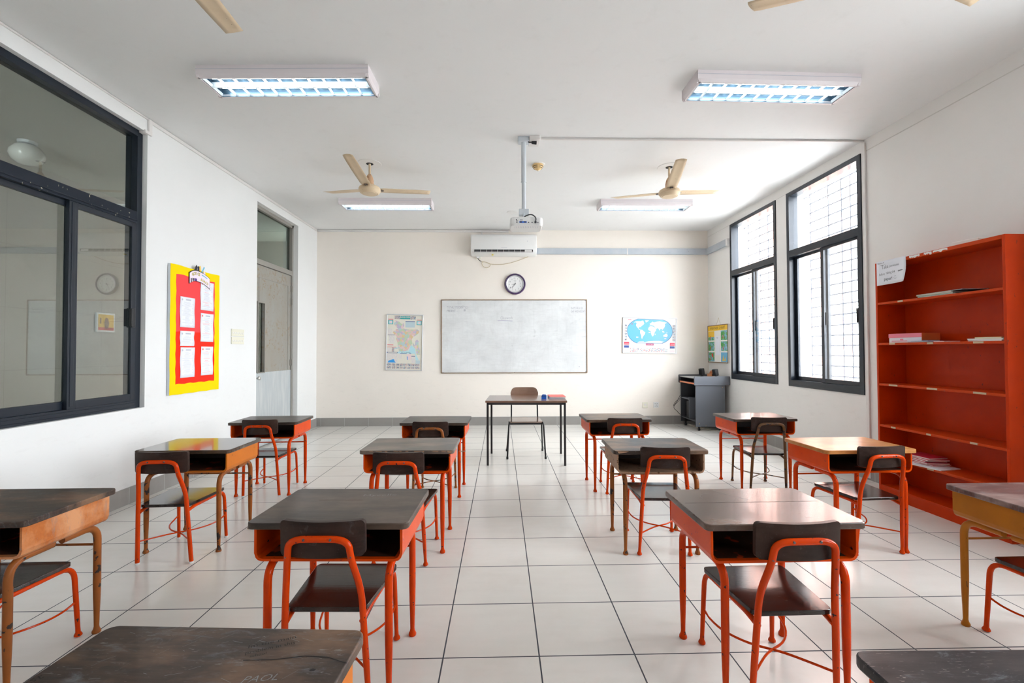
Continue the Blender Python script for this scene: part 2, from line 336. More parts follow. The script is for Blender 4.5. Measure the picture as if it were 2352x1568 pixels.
# ------------------------------------------------------------------ mesh builder
class MB:
    def __init__(s, T=None): s.v = []; s.f = []; s.m = []; s.T = T or Matrix.Identity(4)
    def add(s, vs, fs, m=0, T=None):
        T = s.T @ T if T is not None else s.T
        o = len(s.v); s.v += [tuple(T @ Vector(p)) for p in vs]; s.f += [tuple(i+o for i in f) for f in fs]; s.m += [m]*len(fs)
        return s
    def box(s, x0, x1, y0, y1, z0, z1, m=0, T=None):
        v = [(x, y, z) for z in (z0, z1) for y in (y0, y1) for x in (x0, x1)]
        return s.add(v, [(0, 2, 3, 1), (4, 5, 7, 6), (0, 1, 5, 4), (2, 6, 7, 3), (0, 4, 6, 2), (1, 3, 7, 5)], m, T)
    def prism(s, pts, z0, z1, m=0, T=None):
        n = len(pts); v = [(p[0], p[1], z0) for p in pts]+[(p[0], p[1], z1) for p in pts]
        return s.add(v, [tuple(range(n-1, -1, -1)), tuple(range(n, 2*n))]+[(i, (i+1) % n, n+(i+1) % n, n+i) for i in range(n)], m, T)
    def poly(s, pts, z, m=0, T=None):
        s.k = getattr(s, 'k', 0)+1; z += s.k*8e-6
        return s.add([(p[0], p[1], z) for p in pts], [tuple(range(len(pts)))], m, T)
    def tube(s, path, r, seg=12, m=0, caps=True, T=None, closed=False):
        P = [Vector(p) for p in path]; n = len(P); rs = r if isinstance(r, (list, tuple)) else [r]*n
        tang = []
        for i in range(n):
            a = P[(i-1) % n] if (i > 0 or closed) else P[0]; b = P[(i+1) % n] if (i < n-1 or closed) else P[-1]
            tang.append((b-a).normalized())
        u = tang[0].orthogonal().normalized(); vs = []; fs = []
        for i in range(n):
            if i > 0:
                u = u-tang[i]*u.dot(tang[i])
                u = u.normalized() if u.length > 1e-6 else tang[i].orthogonal().normalized()
            w_ = tang[i].cross(u)
            for k in range(seg):
                a = 2*math.pi*k/seg; vs.append(tuple(P[i]+(u*math.cos(a)+w_*math.sin(a))*rs[i]))
        for i in range(n if closed else n-1):
            for k in range(seg):
                j = (i+1) % n
                fs.append((i*seg+k, i*seg+(k+1) % seg, j*seg+(k+1) % seg, j*seg+k))
        if caps and not closed: fs += [tuple(range(seg-1, -1, -1)), tuple((n-1)*seg+k for k in range(seg))]
        return s.add(vs, fs, m, T)
    def lathe(s, prof, c=(0, 0, 0), seg=28, m=0, T=None, ring=False):
        vs = []; fs = []; n = len(prof)
        for (r, z) in prof:
            for k in range(seg):
                a = 2*math.pi*k/seg; vs.append((c[0]+r*math.cos(a), c[1]+r*math.sin(a), c[2]+z))
        for i in range(n-1):
            for k in range(seg): fs.append((i*seg+k, i*seg+(k+1) % seg, (i+1)*seg+(k+1) % seg, (i+1)*seg+k))
        if ring:
            for k in range(seg): fs.append(((n-1)*seg+k, (n-1)*seg+(k+1) % seg, (k+1) % seg, k))
        else: fs += [tuple(range(seg-1, -1, -1)), tuple((n-1)*seg+k for k in range(seg))]
        return s.add(vs, fs, m, T)
    def loft(s, rings, m=0, T=None, caps=True):
        k = len(rings[0]); vs = [p for r in rings for p in r]; fs = []
        for i in range(len(rings)-1):
            for j in range(k): fs.append((i*k+j, i*k+(j+1) % k, (i+1)*k+(j+1) % k, (i+1)*k+j))
        if caps: fs += [tuple(range(k-1, -1, -1)), tuple((len(rings)-1)*k+j for j in range(k))]
        return s.add(vs, fs, m, T)
    def text(s, body, u, v, size, z=0, m=0, sx=1, rot=0, shear=0, align='LEFT', bold=0):
        vs, fs = glyphs(body, shear, align, bold)
        ca, sa = math.cos(rot), math.sin(rot)
        pts = []
        for (x, y) in vs:
            x, y = x*size*sx, y*size
            pts.append((u+x*ca-y*sa, v+x*sa+y*ca, z))
        return s.add(pts, fs, m)
    def mesh(s, name, smooth=True):
        me = bpy.data.meshes.new(name); me.from_pydata(s.v, [], s.f)
        bm = bmesh.new(); bm.from_mesh(me)
        bmesh.ops.recalc_face_normals(bm, faces=bm.faces) if not getattr(s, 'flat', False) else None
        bm.to_mesh(me); bm.free()
        for i, p in enumerate(me.polygons): p.material_index = s.m[i]; p.use_smooth = smooth
        if smooth: me.set_sharp_from_angle(angle=R(38))
        return me
_g = {}
def glyphs(body, shear, align, bold):
    k = (body, shear, align, bold)
    if k not in _g:
        c = bpy.data.curves.new('t', 'FONT'); c.body = body; c.size = 1; c.align_x = align; c.resolution_u = 2; c.shear = shear; c.offset = bold
        o = bpy.data.objects.new('t', c); COL.objects.link(o)
        dg = bpy.context.evaluated_depsgraph_get(); e = o.evaluated_get(dg); me = e.to_mesh()
        _g[k] = ([(q.co.x, q.co.y) for q in me.vertices], [tuple(p.vertices) for p in me.polygons])
        e.to_mesh_clear(); bpy.data.objects.remove(o); bpy.data.curves.remove(c)
    return _g[k]
def put(name, me, mats, parent=None, loc=(0, 0, 0), bevel=0):
    o = bpy.data.objects.new(name, me); COL.objects.link(o)
    if not isinstance(mats, (list, tuple)): mats = [mats]
    while len(me.materials) < len(mats): me.materials.append(mats[len(me.materials)])
    for i, mt in enumerate(mats):
        if me.materials[i] != mt: o.material_slots[i].link = 'OBJECT'; o.material_slots[i].material = mt
    if parent: o.parent = parent
    o.location = loc
    if bevel:
        b = o.modifiers.new('bevel', 'BEVEL'); b.width = bevel; b.segments = 2; b.limit_method = 'ANGLE'; b.angle_limit = R(40); b.harden_normals = False
    return o
def part(name, mb, mats, parent=None, bevel=0, smooth=True, loc=(0, 0, 0), label=None):
    o = put(name, mb.mesh(name, smooth), mats, parent, loc, bevel)
    if label: o['label'] = label
    return o
def tag(o, label, cat, group=None, kind=None):
    if kind: o['kind'] = kind
    if label: o['label'] = label
    if cat: o['category'] = cat
    if group: o['group'] = group
    return o
def empty(name, loc=(0, 0, 0), rz=0):
    o = bpy.data.objects.new(name, None); COL.objects.link(o); o.location = loc; o.rotation_euler = (0, 0, rz); o.empty_display_size = .1
    return o
def struct(o): o['kind'] = 'structure'; return o
def fillet(pts, rad, n=6):
    P = [Vector(p) for p in pts]; out = [P[0]]
    for i in range(1, len(P)-1):
        a, b, c = P[i-1], P[i], P[i+1]; r = rad if not isinstance(rad, (list, tuple)) else rad[i-1]
        d1 = min(r, (a-b).length*.49); d2 = min(r, (c-b).length*.49)
        p0 = b+(a-b).normalized()*d1; p2 = b+(c-b).normalized()*d2
        for k in range(n+1):
            t = k/n; out.append(p0*(1-t)**2+b*2*t*(1-t)+p2*t*t)
    out.append(P[-1]); return [tuple(p) for p in out]
def rrect(x0, x1, y0, y1, r, n=5):
    out = []
    for cx, cy, a0 in ((x1-r, y1-r, 0), (x0+r, y1-r, 90), (x0+r, y0+r, 180), (x1-r, y0+r, 270)):
        for k in range(n+1): a = R(a0+90*k/n); out.append((cx+r*math.cos(a), cy+r*math.sin(a)))
    return out
def plane(origin, u, v):                      # (u, v, n) -> world
    u = Vector(u); v = Vector(v); n = u.cross(v)
    T = Matrix.Identity(4)
    for i in range(3): T[i][0], T[i][1], T[i][2], T[i][3] = u[i], v[i], n[i], origin[i]
    return T
def catmull(pts, n=8):
    P = [Vector(p) for p in pts]; P = [P[0]*2-P[1]]+P+[P[-1]*2-P[-2]]; out = []
    for i in range(1, len(P)-2):
        for k in range(n):
            t = k/n; a, b, c, d = P[i-1], P[i], P[i+1], P[i+2]
            out.append(tuple(.5*((2*b)+(c-a)*t+(2*a-5*b+4*c-d)*t*t+(3*b-a-3*c+d)*t**3)))
    out.append(tuple(P[-2])); return out

# ------------------------------------------------------------------ room shell
def slab(name, x0, x1, y0, y1, z0, z1, m): return struct(part(name, MB().box(x0, x1, y0, y1, z0, z1), m, smooth=False))
slab('floor', XL, XR+.25, YF-.2, YB+.2, -.2, 0, M['floor'])
slab('ceiling', XL-.2, XR+.25, YF-.2, YB+.2, ZC, ZC+.2, M['ceil'])
def holed(name, x0, x1, y0, y1, z0, z1, holes, m):
    ys = sorted({y0, y1, *[h[0] for h in holes], *[h[1] for h in holes]}); zs = sorted({z0, z1, *[h[2] for h in holes], *[h[3] for h in holes]})
    idx = {}; mb = MB(); solid = {}
    for i in range(len(ys)-1):
        for j in range(len(zs)-1):
            cy, cz = (ys[i]+ys[i+1])/2, (zs[j]+zs[j+1])/2
            solid[i, j] = not any(h[0] < cy < h[1] and h[2] < cz < h[3] for h in holes)
    def vi(i, j, k):
        if (i, j, k) not in idx: idx[i, j, k] = len(mb.v); mb.v.append(((x0, x1)[k], ys[i], zs[j]))
        return idx[i, j, k]
    def face(*q): mb.f.append(tuple(vi(*c) for c in q)); mb.m.append(0)
    for (i, j), sdd in solid.items():
        if not sdd: continue
        for k in (0, 1): face((i, j, k), (i+1, j, k), (i+1, j+1, k), (i, j+1, k))
        if not solid.get((i-1, j)): face((i, j, 0), (i, j, 1), (i, j+1, 1), (i, j+1, 0))
        if not solid.get((i+1, j)): face((i+1, j, 0), (i+1, j, 1), (i+1, j+1, 1), (i+1, j+1, 0))
        if not solid.get((i, j-1)): face((i, j, 0), (i+1, j, 0), (i+1, j, 1), (i, j, 1))
        if not solid.get((i, j+1)): face((i, j+1, 0), (i+1, j+1, 0), (i+1, j+1, 1), (i, j+1, 1))
    return struct(part(name, mb, m, smooth=False))
DY0, DY1, DZ = 6.41, 7.69, 3.465
LW = (1.85, 4.43, .852, 3.475)
holed('wall_left', XL-.2, XL, YF-.2, YB, 0, ZC, [LW, (DY0, DY1, 0, DZ)], M['wall_l'])
holed('wall_right', XR, XR+.25, YF-.2, YB, 0, ZC, [(a, b, ZW0, ZW1) for a, b in WIN_R+WIN_R2], M['wall_r'])
slab('wall_back', XL-.2, XR+.25, YB, YB+.2, 0, ZC, M['wall'])
slab('wall_front', XL-.2, XR+.25, YF-.2, YF, 0, ZC, M['wall_l'])
# skirting
struct(part('baseboard_back', MB().box(XL, XR, YB-.012, YB, 0, .155), M['base_b'], smooth=False))
mb = MB(); mb.box(XL, XL+.012, YF, DY0, 0, .15); mb.box(XL, XL+.012, DY1, YB, 0, .15); struct(part('baseboard_left', mb, M['base_s'], smooth=False))
struct(part('baseboard_right', MB().box(XR-.012, XR, YF, YB, 0, .15), M['base_s'], smooth=False))
# thin cable trunking and the joint below the ceiling beam
T_ = M['trunk']
def trunk(name, boxes, m=T_, label=None):
    mb = MB()
    for b in boxes: mb.box(*b)
    return tag(part(name, mb, m, bevel=.003), label, 'cable trunking')
trunk('cable_trunking', [(XL, XL+.016, 4.44, YB, ZC-.04, ZC-.006), (XL, XL+.02, 4.425, 4.465, ZC-.135, ZC-.006), (XL-.044, XL, 4.38, 4.4295, ZC-.16, ZC-.142), (XL, XL+.02, 4.38, 4.465, ZC-.16, ZC-.13), (XL, XL+.012, YF, 4.43, ZC-.02, ZC-.004)],
      label='thin white cable trunking along the top of the left wall')
trunk('cable_trunking', [(XL+.02, .15, YB-.025, YB, ZC-.045, ZC-.008)], label='thin white cable trunking along the top of the back wall')
trunk('cable_trunking', [(-.36, -.335, YB-.02, YB, 3.46, ZC-.046)], label='short white trunking dropping to the air conditioner')
trunk('cable_trunking', [(XR-.02, XR, 4.735, 4.775, .02, ZC-.035)], label='white vertical trunking beside the nearer right window')
trunk('cable_conduit', [(.43, XR-.002, 4.755, 4.778, ZC-.02, ZC-.001)], label='slim white conduit crossing the ceiling from the projector mount')
struct(part('trim_1', MB().box(XR-.003, XR, YF, 4.735, 3.484, 3.492).box(XR-.003, XR, 7.63, YB, 3.49, 3.495).box(XR-.003, XR, 6.1, 6.33, 3.49, 3.495), plain('joint_line', (.62, .6, .57), .8), smooth=False))
mb = MB(); mb.box(.66, 3.87, YB-.045, YB, 3.16, 3.27); mb.box(2.35, 2.37, YB-.048, YB, 3.155, 3.275, 1)
o = tag(part('wall_trunking', mb, [M['trunk_g'], T_], bevel=.003), 'wide pale grey pipe casing from the air conditioner to the right corner', 'pipe casing')
mb = MB(); mb.box(XR-.045, XR, 7.70, YB, 3.155, 3.27); mb.box(XR-.048, XR, 7.66, 7.70, 3.15, 3.275, 1)
tag(part('wall_trunking', mb, [M['trunk_g'], T_], bevel=.003), 'short pale grey pipe casing on the right wall ending at the window', 'pipe casing')

# ------------------------------------------------------------------ right windows
def right_window(n, y0, y1, full=True):
    r = struct(empty('window_%d' % n, (XR, (y0+y1)/2, ZW0))); h = (y1-y0)/2; H = ZW1-ZW0
    fr = MB(); fw = .055; d0, d1 = -.012, .11
    fr.box(d0, d1, -h, -h+fw, 0, H); fr.box(d0, d1, h-fw, h, 0, H); fr.box(d0, d1, -h+fw, h-fw, 0, fw+.03); fr.box(d0, d1, -h+fw, h-fw, H-fw, H)
    tz = 2.66-ZW0; fr.box(d0, d1, -h+fw, h-fw, tz-.045, tz+.045)
    for k in (.09, .13): fr.box(d0-.002, d0+.004, -h+fw, h-fw, k-.06, k-.058)
    part('window_frame', fr, M['alu'], r, bevel=.002)
    part('pane', MB().box(.05, .055, -h+fw, h-fw, tz+.045, H-fw), M['glass'], r, smooth=False)
    if not full: return r
    for (a, b, dx) in ((-h+fw, .04, .02), (-.03, h-fw, .06)):
        s_ = MB(); z0, z1 = fw+.03, tz-.045; sw = .05
        s_.box(dx, dx+.03, a, a+sw, z0, z1); s_.box(dx, dx+.03, b-sw, b, z0, z1); s_.box(dx, dx+.03, a+sw, b-sw, z0, z0+.05); s_.box(dx, dx+.03, a+sw, b-sw, z1-.03, z1)
        so = part('sash', s_, M['alu'], r, bevel=.002)
        part('pane', MB().box(dx+.012, dx+.017, a+sw, b-sw, z0+.05, z1-.03), M['glass'], so, smooth=False)
        ly = a+.005 if dx < .05 else a+.02
        part('latch', MB().box(dx-.03, dx+.002, ly, ly+.035, .78, .94).box(dx-.036, dx-.03, ly+.008, ly+.027, .80, .92), M['black'], so, bevel=.003)
    g = MB(); k = .06
    z = .03
    while z < H: g.tube([(.27, -h+.05, z), (.27, h-.05, z)], .009, 6); z += .127
    for yy in (-h+.08, -h+.5, .0, h-.42, h-.08): g.tube([(.27, yy, 0), (.27, yy, H)], .010, 6)
    for z in (.06, H-.06): g.box(.235, .285, -h-.02, -h+.06, z-.01, z+.01); g.box(.235, .285, h-.06, h+.02, z-.01, z+.01)
    part('window_grille', g, plain('grille_paint', (.15, .17, .21), .5), r)
    return r
for i, (a, b) in enumerate(WIN_R): right_window(i+1, a, b)
for i, (a, b) in enumerate(WIN_R2): right_window(i+4, a, b)

# ------------------------------------------------------------------ left window onto the corridor
def left_window():
    y0, y1, z0, z1 = LW; r = struct(empty('window_3', (XL-.045, 0, z0))); H = z1-z0
    fw = .06; x0, x1 = -.11, 0
    fr = MB(); fr.box(x0, x1, y0, y0+fw, 0, H); fr.box(x0, x1, y1-fw, y1, 0, H); fr.box(x0, x1, y0+fw, y1-fw, 0, .07); fr.box(x0, x1, y0+fw, y1-fw, H-.06, H)
    for k in (.02, .05): fr.box(-.002, .003, y0+fw, y1-fw, k, k+.003)
    part('window_frame', fr, M['alu'], r, bevel=.002)
    t0, t1 = 2.585-z0, 2.695-z0
    part('transom', MB().box(x0, .004, y0+fw, y1-fw, t0, t1).box(0, .012, y0+fw, y1-fw, t0+.02, t0+.03), M['alu_chip'], r, bevel=.002)
    part('pane', MB().box(-.06, -.055, y0+fw, y1-fw, t1, H-.06), M['glass_l'], r, smooth=False)
    for (a, b, dx) in ((y0+fw, 3.775, -.065), (3.70, y1-fw, -.03)):
        s_ = MB(); sw = .075; zz0, zz1 = .07, t0
        s_.box(dx, dx+.03, a, a+sw, zz0, zz1); s_.box(dx, dx+.03, b-sw*.7, b, zz0, zz1); s_.box(dx, dx+.03, a+sw, b-sw*.7, zz0, zz0+.065); s_.box(dx, dx+.03, a+sw, b-sw*.7, zz1-.045, zz1)
        s_.box(dx+.03, dx+.034, a+.02, a+.05, zz0+.02, zz1-.01)
        so = part('sash', s_, M['alu'], r, bevel=.002)
        part('pane', MB().box(dx+.012, dx+.017, a+sw, b-sw*.7, zz0+.065, zz1-.045), M['glass_l'], so, smooth=False)
        if dx > -.05: part('latch', MB().box(dx+.03, dx+.045, b-.055, b-.02, .75, .93).box(dx+.03, dx+.055, b-.075, b-.055, .76, .92), M['black'], so, bevel=.003)
left_window()
# corridor beyond
def corridor():
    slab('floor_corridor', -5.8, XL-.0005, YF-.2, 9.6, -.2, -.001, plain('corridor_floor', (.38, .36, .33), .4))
    slab('ceiling_corridor', -5.8, XL-.2005, YF-.2, 9.6, ZC, ZC+.2, M['corr_c'])
    slab('wall_corridor', -5.8, -5.6, YF-.2, 9.6, 0, ZC, M['corr'])
    slab('wall_corridor_end', -5.6, XL-.2, 9.4, 9.6, 0, ZC, M['corr'])
    g = empty('globe_lamp', (-5.03, 4.95, ZC))
    part('lamp_base', MB().lathe([(.075, -.03), (.08, 0)], seg=24), M['grey_pole'], g)
    part('lamp_globe', MB().lathe([(.05, -.03), (.10, -.055), (.14, -.11), (.145, -.15), (.12, -.205), (.07, -.24), (.01, -.25)], seg=32), M['globe'], g)
    tag(g, 'white opal globe lamp on the corridor ceiling seen through the left window', 'lamp')
    p = empty('framed_picture', (-5.6, 6.60, 1.79)); T = plane((.0, 0, 0), (0, 1, 0), (0, 0, 1))
    f = MB(T).box(-.15, .15, -.135, .135, 0, .02)
    part('picture_frame', f, M['grey_pole'], p, bevel=.003)
    q = MB(T).box(-.125, .125, -.11, .11, .02, .022, 0).box(-.125, .125, -.11, -.07, .022, .023, 1).prism([(-.02, -.09), (.03, -.09), (.05, -.01), (.03, .06), (-.01, .07), (-.03, .0)], .022, .023, 2).box(-.1, -.08, -.02, .06, .022, .023, 2)
    part('picture', q, [M['yelp'], M['redp'], M['brown_fr']], p, smooth=False)
    tag(p, 'small yellow picture in a pale frame on the corridor wall', 'picture')
corridor()

# ------------------------------------------------------------------ door
def door():
    r = struct(empty('door_1', (XL-.075, 0, 0)))
    fr = MB(); fr.box(-.08, 0.0, DY0, DY0+.05, 0, DZ); fr.box(-.08, .0, DY1-.05, DY1, 0, DZ); fr.box(-.08, .0, DY0, DY1, DZ-.05, DZ); fr.box(-.08, .004, DY0+.05, DY1-.05, 2.625, 2.70)
    part('door_frame', fr, M['frame_g'], r, bevel=.003)
    part('pane', MB().box(-.05, -.045, DY0+.05, DY1-.05, 2.70, DZ-.05), M['glass_d'], r, smooth=False)
    a, b = DY0+.055, DY1-.055
    lf = MB(); g0, g1, s0, s1 = 6.60, 6.78, 1.075, 2.075
    for (y0, y1, z0, z1) in ((a, b, 1.07, s0), (a, g0, s0, s1), (g1, b, s0, s1), (a, b, s1, 2.62)): lf.box(-.06, -.018, y0, y1, z0, z1)
    d = part('door_leaf', lf, M['doorg'], r, smooth=False)
    k = MB(); 
    k.box(-.018, -.014, 6.64, 6.645, 1.08, 2.44); k.box(-.018, -.014, 7.53, 7.535, 1.08, 2.44); k.box(-.018, -.014, 6.64, 7.535, 2.44, 2.445)
    part('panel_moulding', k, M['frame_g'], d, smooth=False)
    part('kick_plate', MB().box(-.06, -.012, a, b, .008, 1.07), M['kick'], d, smooth=False)
    part('vision_frame', MB().box(-.018, .0, g0-.015, g0, s0-.015, s1+.015).box(-.018, .0, g1, g1+.015, s0-.015, s1+.015).box(-.018, 0, g0, g1, s0-.015, s0).box(-.018, 0, g0, g1, s1, s1+.015), M['frame_g'], d, bevel=.002)
    part('vision_pane', MB().box(-.045, -.04, g0, g1, s0, s1), M['glass_d'], d, smooth=False)
    T = Matrix.Translation((-.012, 6.535, .995)) @ Matrix.Rotation(math.pi/2, 4, 'Y')
    part('door_knob', MB().lathe([(.032, 0), (.034, .006), (.014, .012), (.012, .035), (.022, .042), (.028, .055), (.026, .07), (.014, .078)], T=T, seg=24), M['chrome'], d)
    for z in (2.40, 2.19, 1.19): part('hinge', MB().tube([(.004, b+.004, z-.05), (.004, b+.004, z+.05)], .008, 8).box(-.015, -.008, b-.03, b+.01, z-.05, z+.05), M['frame_g'], d)
door()

# ------------------------------------------------------------------ student desks
ML = {}
def cached(k, f):
    if k not in ML: ML[k] = f().mesh(k)
    return ML[k]
def desk_top_mb():
    return MB().prism(rrect(-.3225, .3225, -.2275, .2275, .028), .674, .70)
def desk_box_mb():
    o = [(-.297, .674), (-.297, .574), (-.291, .556), (-.281, .546), (-.265, .542), (.265, .542), (.281, .546), (.291, .556), (.297, .574), (.297, .674)]
    i = [(.287, .674), (.287, .576), (.283, .564), (.276, .556), (.263, .552), (-.263, .552), (-.276, .556), (-.283, .564), (-.287, .576), (-.287, .674)]
    T = Matrix(((1, 0, 0, 0), (0, 0, -1, 0), (0, 1, 0, 0), (0, 0, 0, 1)))
    mb = MB(); n = len(o)
    # quads between the outer and inner outline, extruded in y
    ring = [o[k] for k in range(n)]; inn = i[::-1]
    for k in range(n-1):
        a, b, c, d = ring[k], ring[k+1], inn[k+1], inn[k]
        v = [(p[0], y, p[1]) for y in (-.207, .205) for p in (a, b, c, d)]
        f = [(0, 1, 5, 4), (3, 7, 6, 2), (0, 3, 2, 1), (4, 5, 6, 7)]
        if k == 0: f.append((0, 4, 7, 3))
        if k == n-2: f.append((1, 2, 6, 5))
        mb.add(v, f)
    # folded back corner flanges
    mb.box(-.2965, -.27, .197, .2048, .575, .672); mb.box(.27, .2965, .197, .2048, .575, .672)
    return mb
def foot_prof(): return None
def desk_leg_mb(sx, sy):
    x = .242*sx; y = .205*sy
    path = fillet([(x, y*.1, .526), (x, y, .526), (x*1.005, y, .0)], .075, 8)
    # straight run split for the taper near the floor
    top = path[:-1]; p0 = Vector(path[-2]); p1 = Vector(path[-1])
    pts = list(top); rs = [.0158]*len(top)
    for t, rr in ((.15, .0158), (.45, .0158), (.62, .0145), (.8, .0118), (.925, .0105), (.95, .0125), (.975, .018), (.992, .0185), (1, .0165)):
        pts.append(tuple(p0.lerp(p1, t))); rs.append(rr)
    return MB().tube(pts, rs, 14)
def desk(name_pos, rot, top, box, leg, foot, label, group='student desks in rows'):
    r = empty('school_desk', (name_pos[0], name_pos[1], 0), R(rot))
    put('desk_top', cached('desk_top', desk_top_mb), top, r, bevel=.004)
    put('book_box', cached('book_box', desk_box_mb), box, r)
    put('back_panel', cached('back_panel', lambda: MB().box(-.287, .287, .19, .197, .552, .674)), M['box_in'], r)
    if box in (M['orange'], M['tan'], M['tan_worn'], M['ochre']): put('box_lining', cached('box_lining', lambda: MB().box(-.262, .262, -.185, .19, .5521, .5535)), M['lining'], r)
    for sx in (-1, 1):
        for sy in (-1, 1):
            put('leg', cached('desk_leg%d%d' % (sx, sy), lambda: desk_leg_mb(sx, sy)), leg, r)
    put('crossbar', cached('crossbar', lambda: MB().tube([(-.24, .205, .43), (.24, .205, .43)], .006, 8)), leg, r)
    tag(r, label, 'desk', group); return r
OR, OL = M['orange'], M['orange_leg']
DESKS = {
 'A1': ((-2.285, 4.65), 2.5, M['top'], OR, OL, 0, 'dark-topped red orange school desk in the back row beside the door'),
 'A2': ((-.632, 4.549), -1.4, M['top'], OR, OL, 0, 'dark-topped red orange school desk in the back row below the tall map'),
 'A3': ((1.155, 4.671), .8, M['top_worn'], OR, OL, 0, 'worn-topped orange school desk in the back row right of the teacher table'),
 'A4': ((2.589, 4.646), 1.1, M['top'], OR, OL, 0, 'black-topped orange school desk in the back row in front of the grey podium'),
 'B1': ((-2.197, 3.431), 1, M['top_gloss'], M['tan'], M['brown_leg'], 0, 'school desk with light orange sides and brown legs under the notice board'),
 'B2': ((-.643, 3.37), -.6, M['top_grey'], OR, OL, 0, 'school desk with faded grey brown top and chipped front edge, left middle'),
 'B3': ((1.087, 3.296), -1.4, M['top_worn'], M['box_brown'], M['brown_leg'], 0, 'school desk with worn brown box and brown legs, right middle'),
 'B4': ((2.496, 3.262), 1.4, M['top_orange'], OR, OL, 0, 'school desk with glossy orange brown top beside the red bookcase'),
 'C1': ((-2.235, 2.12), 0, M['top_worn'], M['tan_worn'], M['brown_leg'], 0, 'school desk with scratched tan side and brown legs at the left edge'),
 'C2': ((-.683, 2.062), -2, M['top'], OR, OL, 0, 'large near dark-topped orange school desk left of the aisle'),
 'C3': ((1.115, 1.997), .5, M['top_brown'], OR, OL, 0, 'large near school desk with window glare on its top, right of the aisle'),
 'C4': ((2.56, 2.05), 0, M['top_red'], M['ochre'], M['ochre'], 0, 'school desk with reddish scuffed top and ochre side at the right edge'),
 'D1': ((-.665, .93), -3.4, M['top_worn'], M['tan'], OL, 0, 'nearest dark desk top with scratched graffiti, bottom left'),
 'D2': ((1.105, .795), -1, M['top_scuff'], OR, OL, 0, 'nearest dark scuffed desk top at the bottom right corner'),
}
DO = {k: desk(*v) for k, v in DESKS.items()}
# chipped front edge of one top, writing on others
def on_top(k, name, f, mats, label=None):
    mb = MB(Matrix.Translation((0, 0, .7006))); mb.flat = True; f(mb); part(name, mb, mats, DO[k], smooth=False, label=label)
M['scratch'] = plain('pale_scratch', (.20, .21, .22), .6); M['pencil'] = plain('dark_carved_line', (.012, .010, .010), .8)
def graffiti(mb):
    mb.text('Im the main', .075, .148, .017, m=0, sx=1.25, rot=R(24), bold=-.004); mb.text('problem in this', .082, .127, .016, m=0, sx=1.05, rot=R(24), bold=-.004)
    mb.text('school', .098, .118, .013, m=0, rot=R(22), bold=-.004); mb.text('PAOL', .125, .040, .028, m=1, sx=1.05, rot=R(10), shear=.3, bold=-.012); mb.text('Best', -.32, .0, .03, m=0, sx=1, rot=R(60), bold=-.01)
    random.seed(5)
    for i in range(46):
        x, y = random.uniform(-.28, .30), random.uniform(.03, .215); a = random.uniform(-.4, 1.4); l = random.uniform(.005, .035)
        mb.add([(x, y, 0), (x+l*math.cos(a), y+l*math.sin(a), 0), (x+l*math.cos(a), y+l*math.sin(a)+.0007, 0), (x, y+.0007, 0)], [(0, 1, 2, 3)], 1)
    q = [(.09, .108), (.16, .113), (.22, .126), (.27, .124), (.322, .105)]
    for a, b in zip(q, q[1:]): mb.add([(a[0], a[1], 0), (b[0], b[1], 0), (b[0], b[1]+.0025, 0), (a[0], a[1]+.0025, 0)], [(0, 1, 2, 3)], 0)
    mb.poly([(.250, .083), (.256, .088), (.264, .086), (.262, .080), (.254, .079)], .0002, 0)
on_top('D1', 'writing', graffiti, [M['pencil'], M['scratch']], 'scratched and pencilled writing')
def chips(mb):
    random.seed(9); x = -.31
    while x < .30:
        l = random.uniform(.012, .05); d = random.uniform(.0015, .005)
        P = [(x, -.2272), (x+l, -.2272), (x+l*.8, -.2272+d), (x+l*.45, -.2272+d*random.uniform(.5, 1.4)), (x+l*.15, -.2272+d*.8)]
        mb.poly(P, .0, 0); x += l+random.uniform(.0, .03)
        hh = random.uniform(.004, .016); mb.add([(x, -.2279, -.004), (x+l, -.2279, -.004), (x+l*.9, -.2279, -.004-hh), (x+l*.2, -.2279, -.004-hh*.7)], [(0, 1, 2, 3)], 0)
M['chip'] = plain('bare_chipped_edge', (.30, .17, .10), .7)
on_top('B2', 'chipped_edge', chips, [M['chip']], 'chipped pale front edge')
def corner(mb): mb.poly([(-.315, -.2268), (-.23, -.2268), (-.25, -.222), (-.27, -.221), (-.29, -.214), (-.31, -.218)], 0, 0); mb.add([(-.30, -.2279, -.003), (-.22, -.2279, -.004), (-.24, -.2279, -.012), (-.29, -.2279, -.018)], [(0, 1, 2, 3)], 0)
on_top('B3', 'chipped_edge', corner, [M['chip']], 'splintered front left corner')
def mycelle(mb): mb.text('Mycelle', .03, .105, .04, m=0, sx=1.3, rot=R(5), bold=-.018); mb.box(-.15, .05, .052, .0535, -.0003, 0, 1); mb.box(.05, .2, .07, .071, -.0003, 0, 0)
on_top('C2', 'writing', mycelle, [M['scratch'], M['edge']], 'faint scratched name')
def c3w(mb):
    q = [(-.10, .2275), (-.085, .18), (-.06, .14), (-.02, .09), (0, .06)]
    for a, b in zip(q, q[1:]): mb.add([(a[0], a[1], 0), (b[0], b[1], 0), (b[0]+.0016, b[1], 0), (a[0]+.0016, a[1], 0)], [(0, 1, 2, 3)], 0)
    c = [(-.12+.075*math.cos(a/10*math.pi), .10+.06*math.sin(a/10*math.pi)) for a in range(20)]
    for a, b in zip(c, c[1:]): mb.add([(a[0], a[1], 0), (b[0], b[1], 0), (b[0]*1.004, b[1]+.001, 0), (a[0]*1.004, a[1]+.001, 0)], [(0, 1, 2, 3)], 0)
    mb.box(-.3, .3, .028, .0292, -.0003, 0, 1)
on_top('C3', 'writing', c3w, [M['scratch'], M['pencil']], 'thin pale scratches')

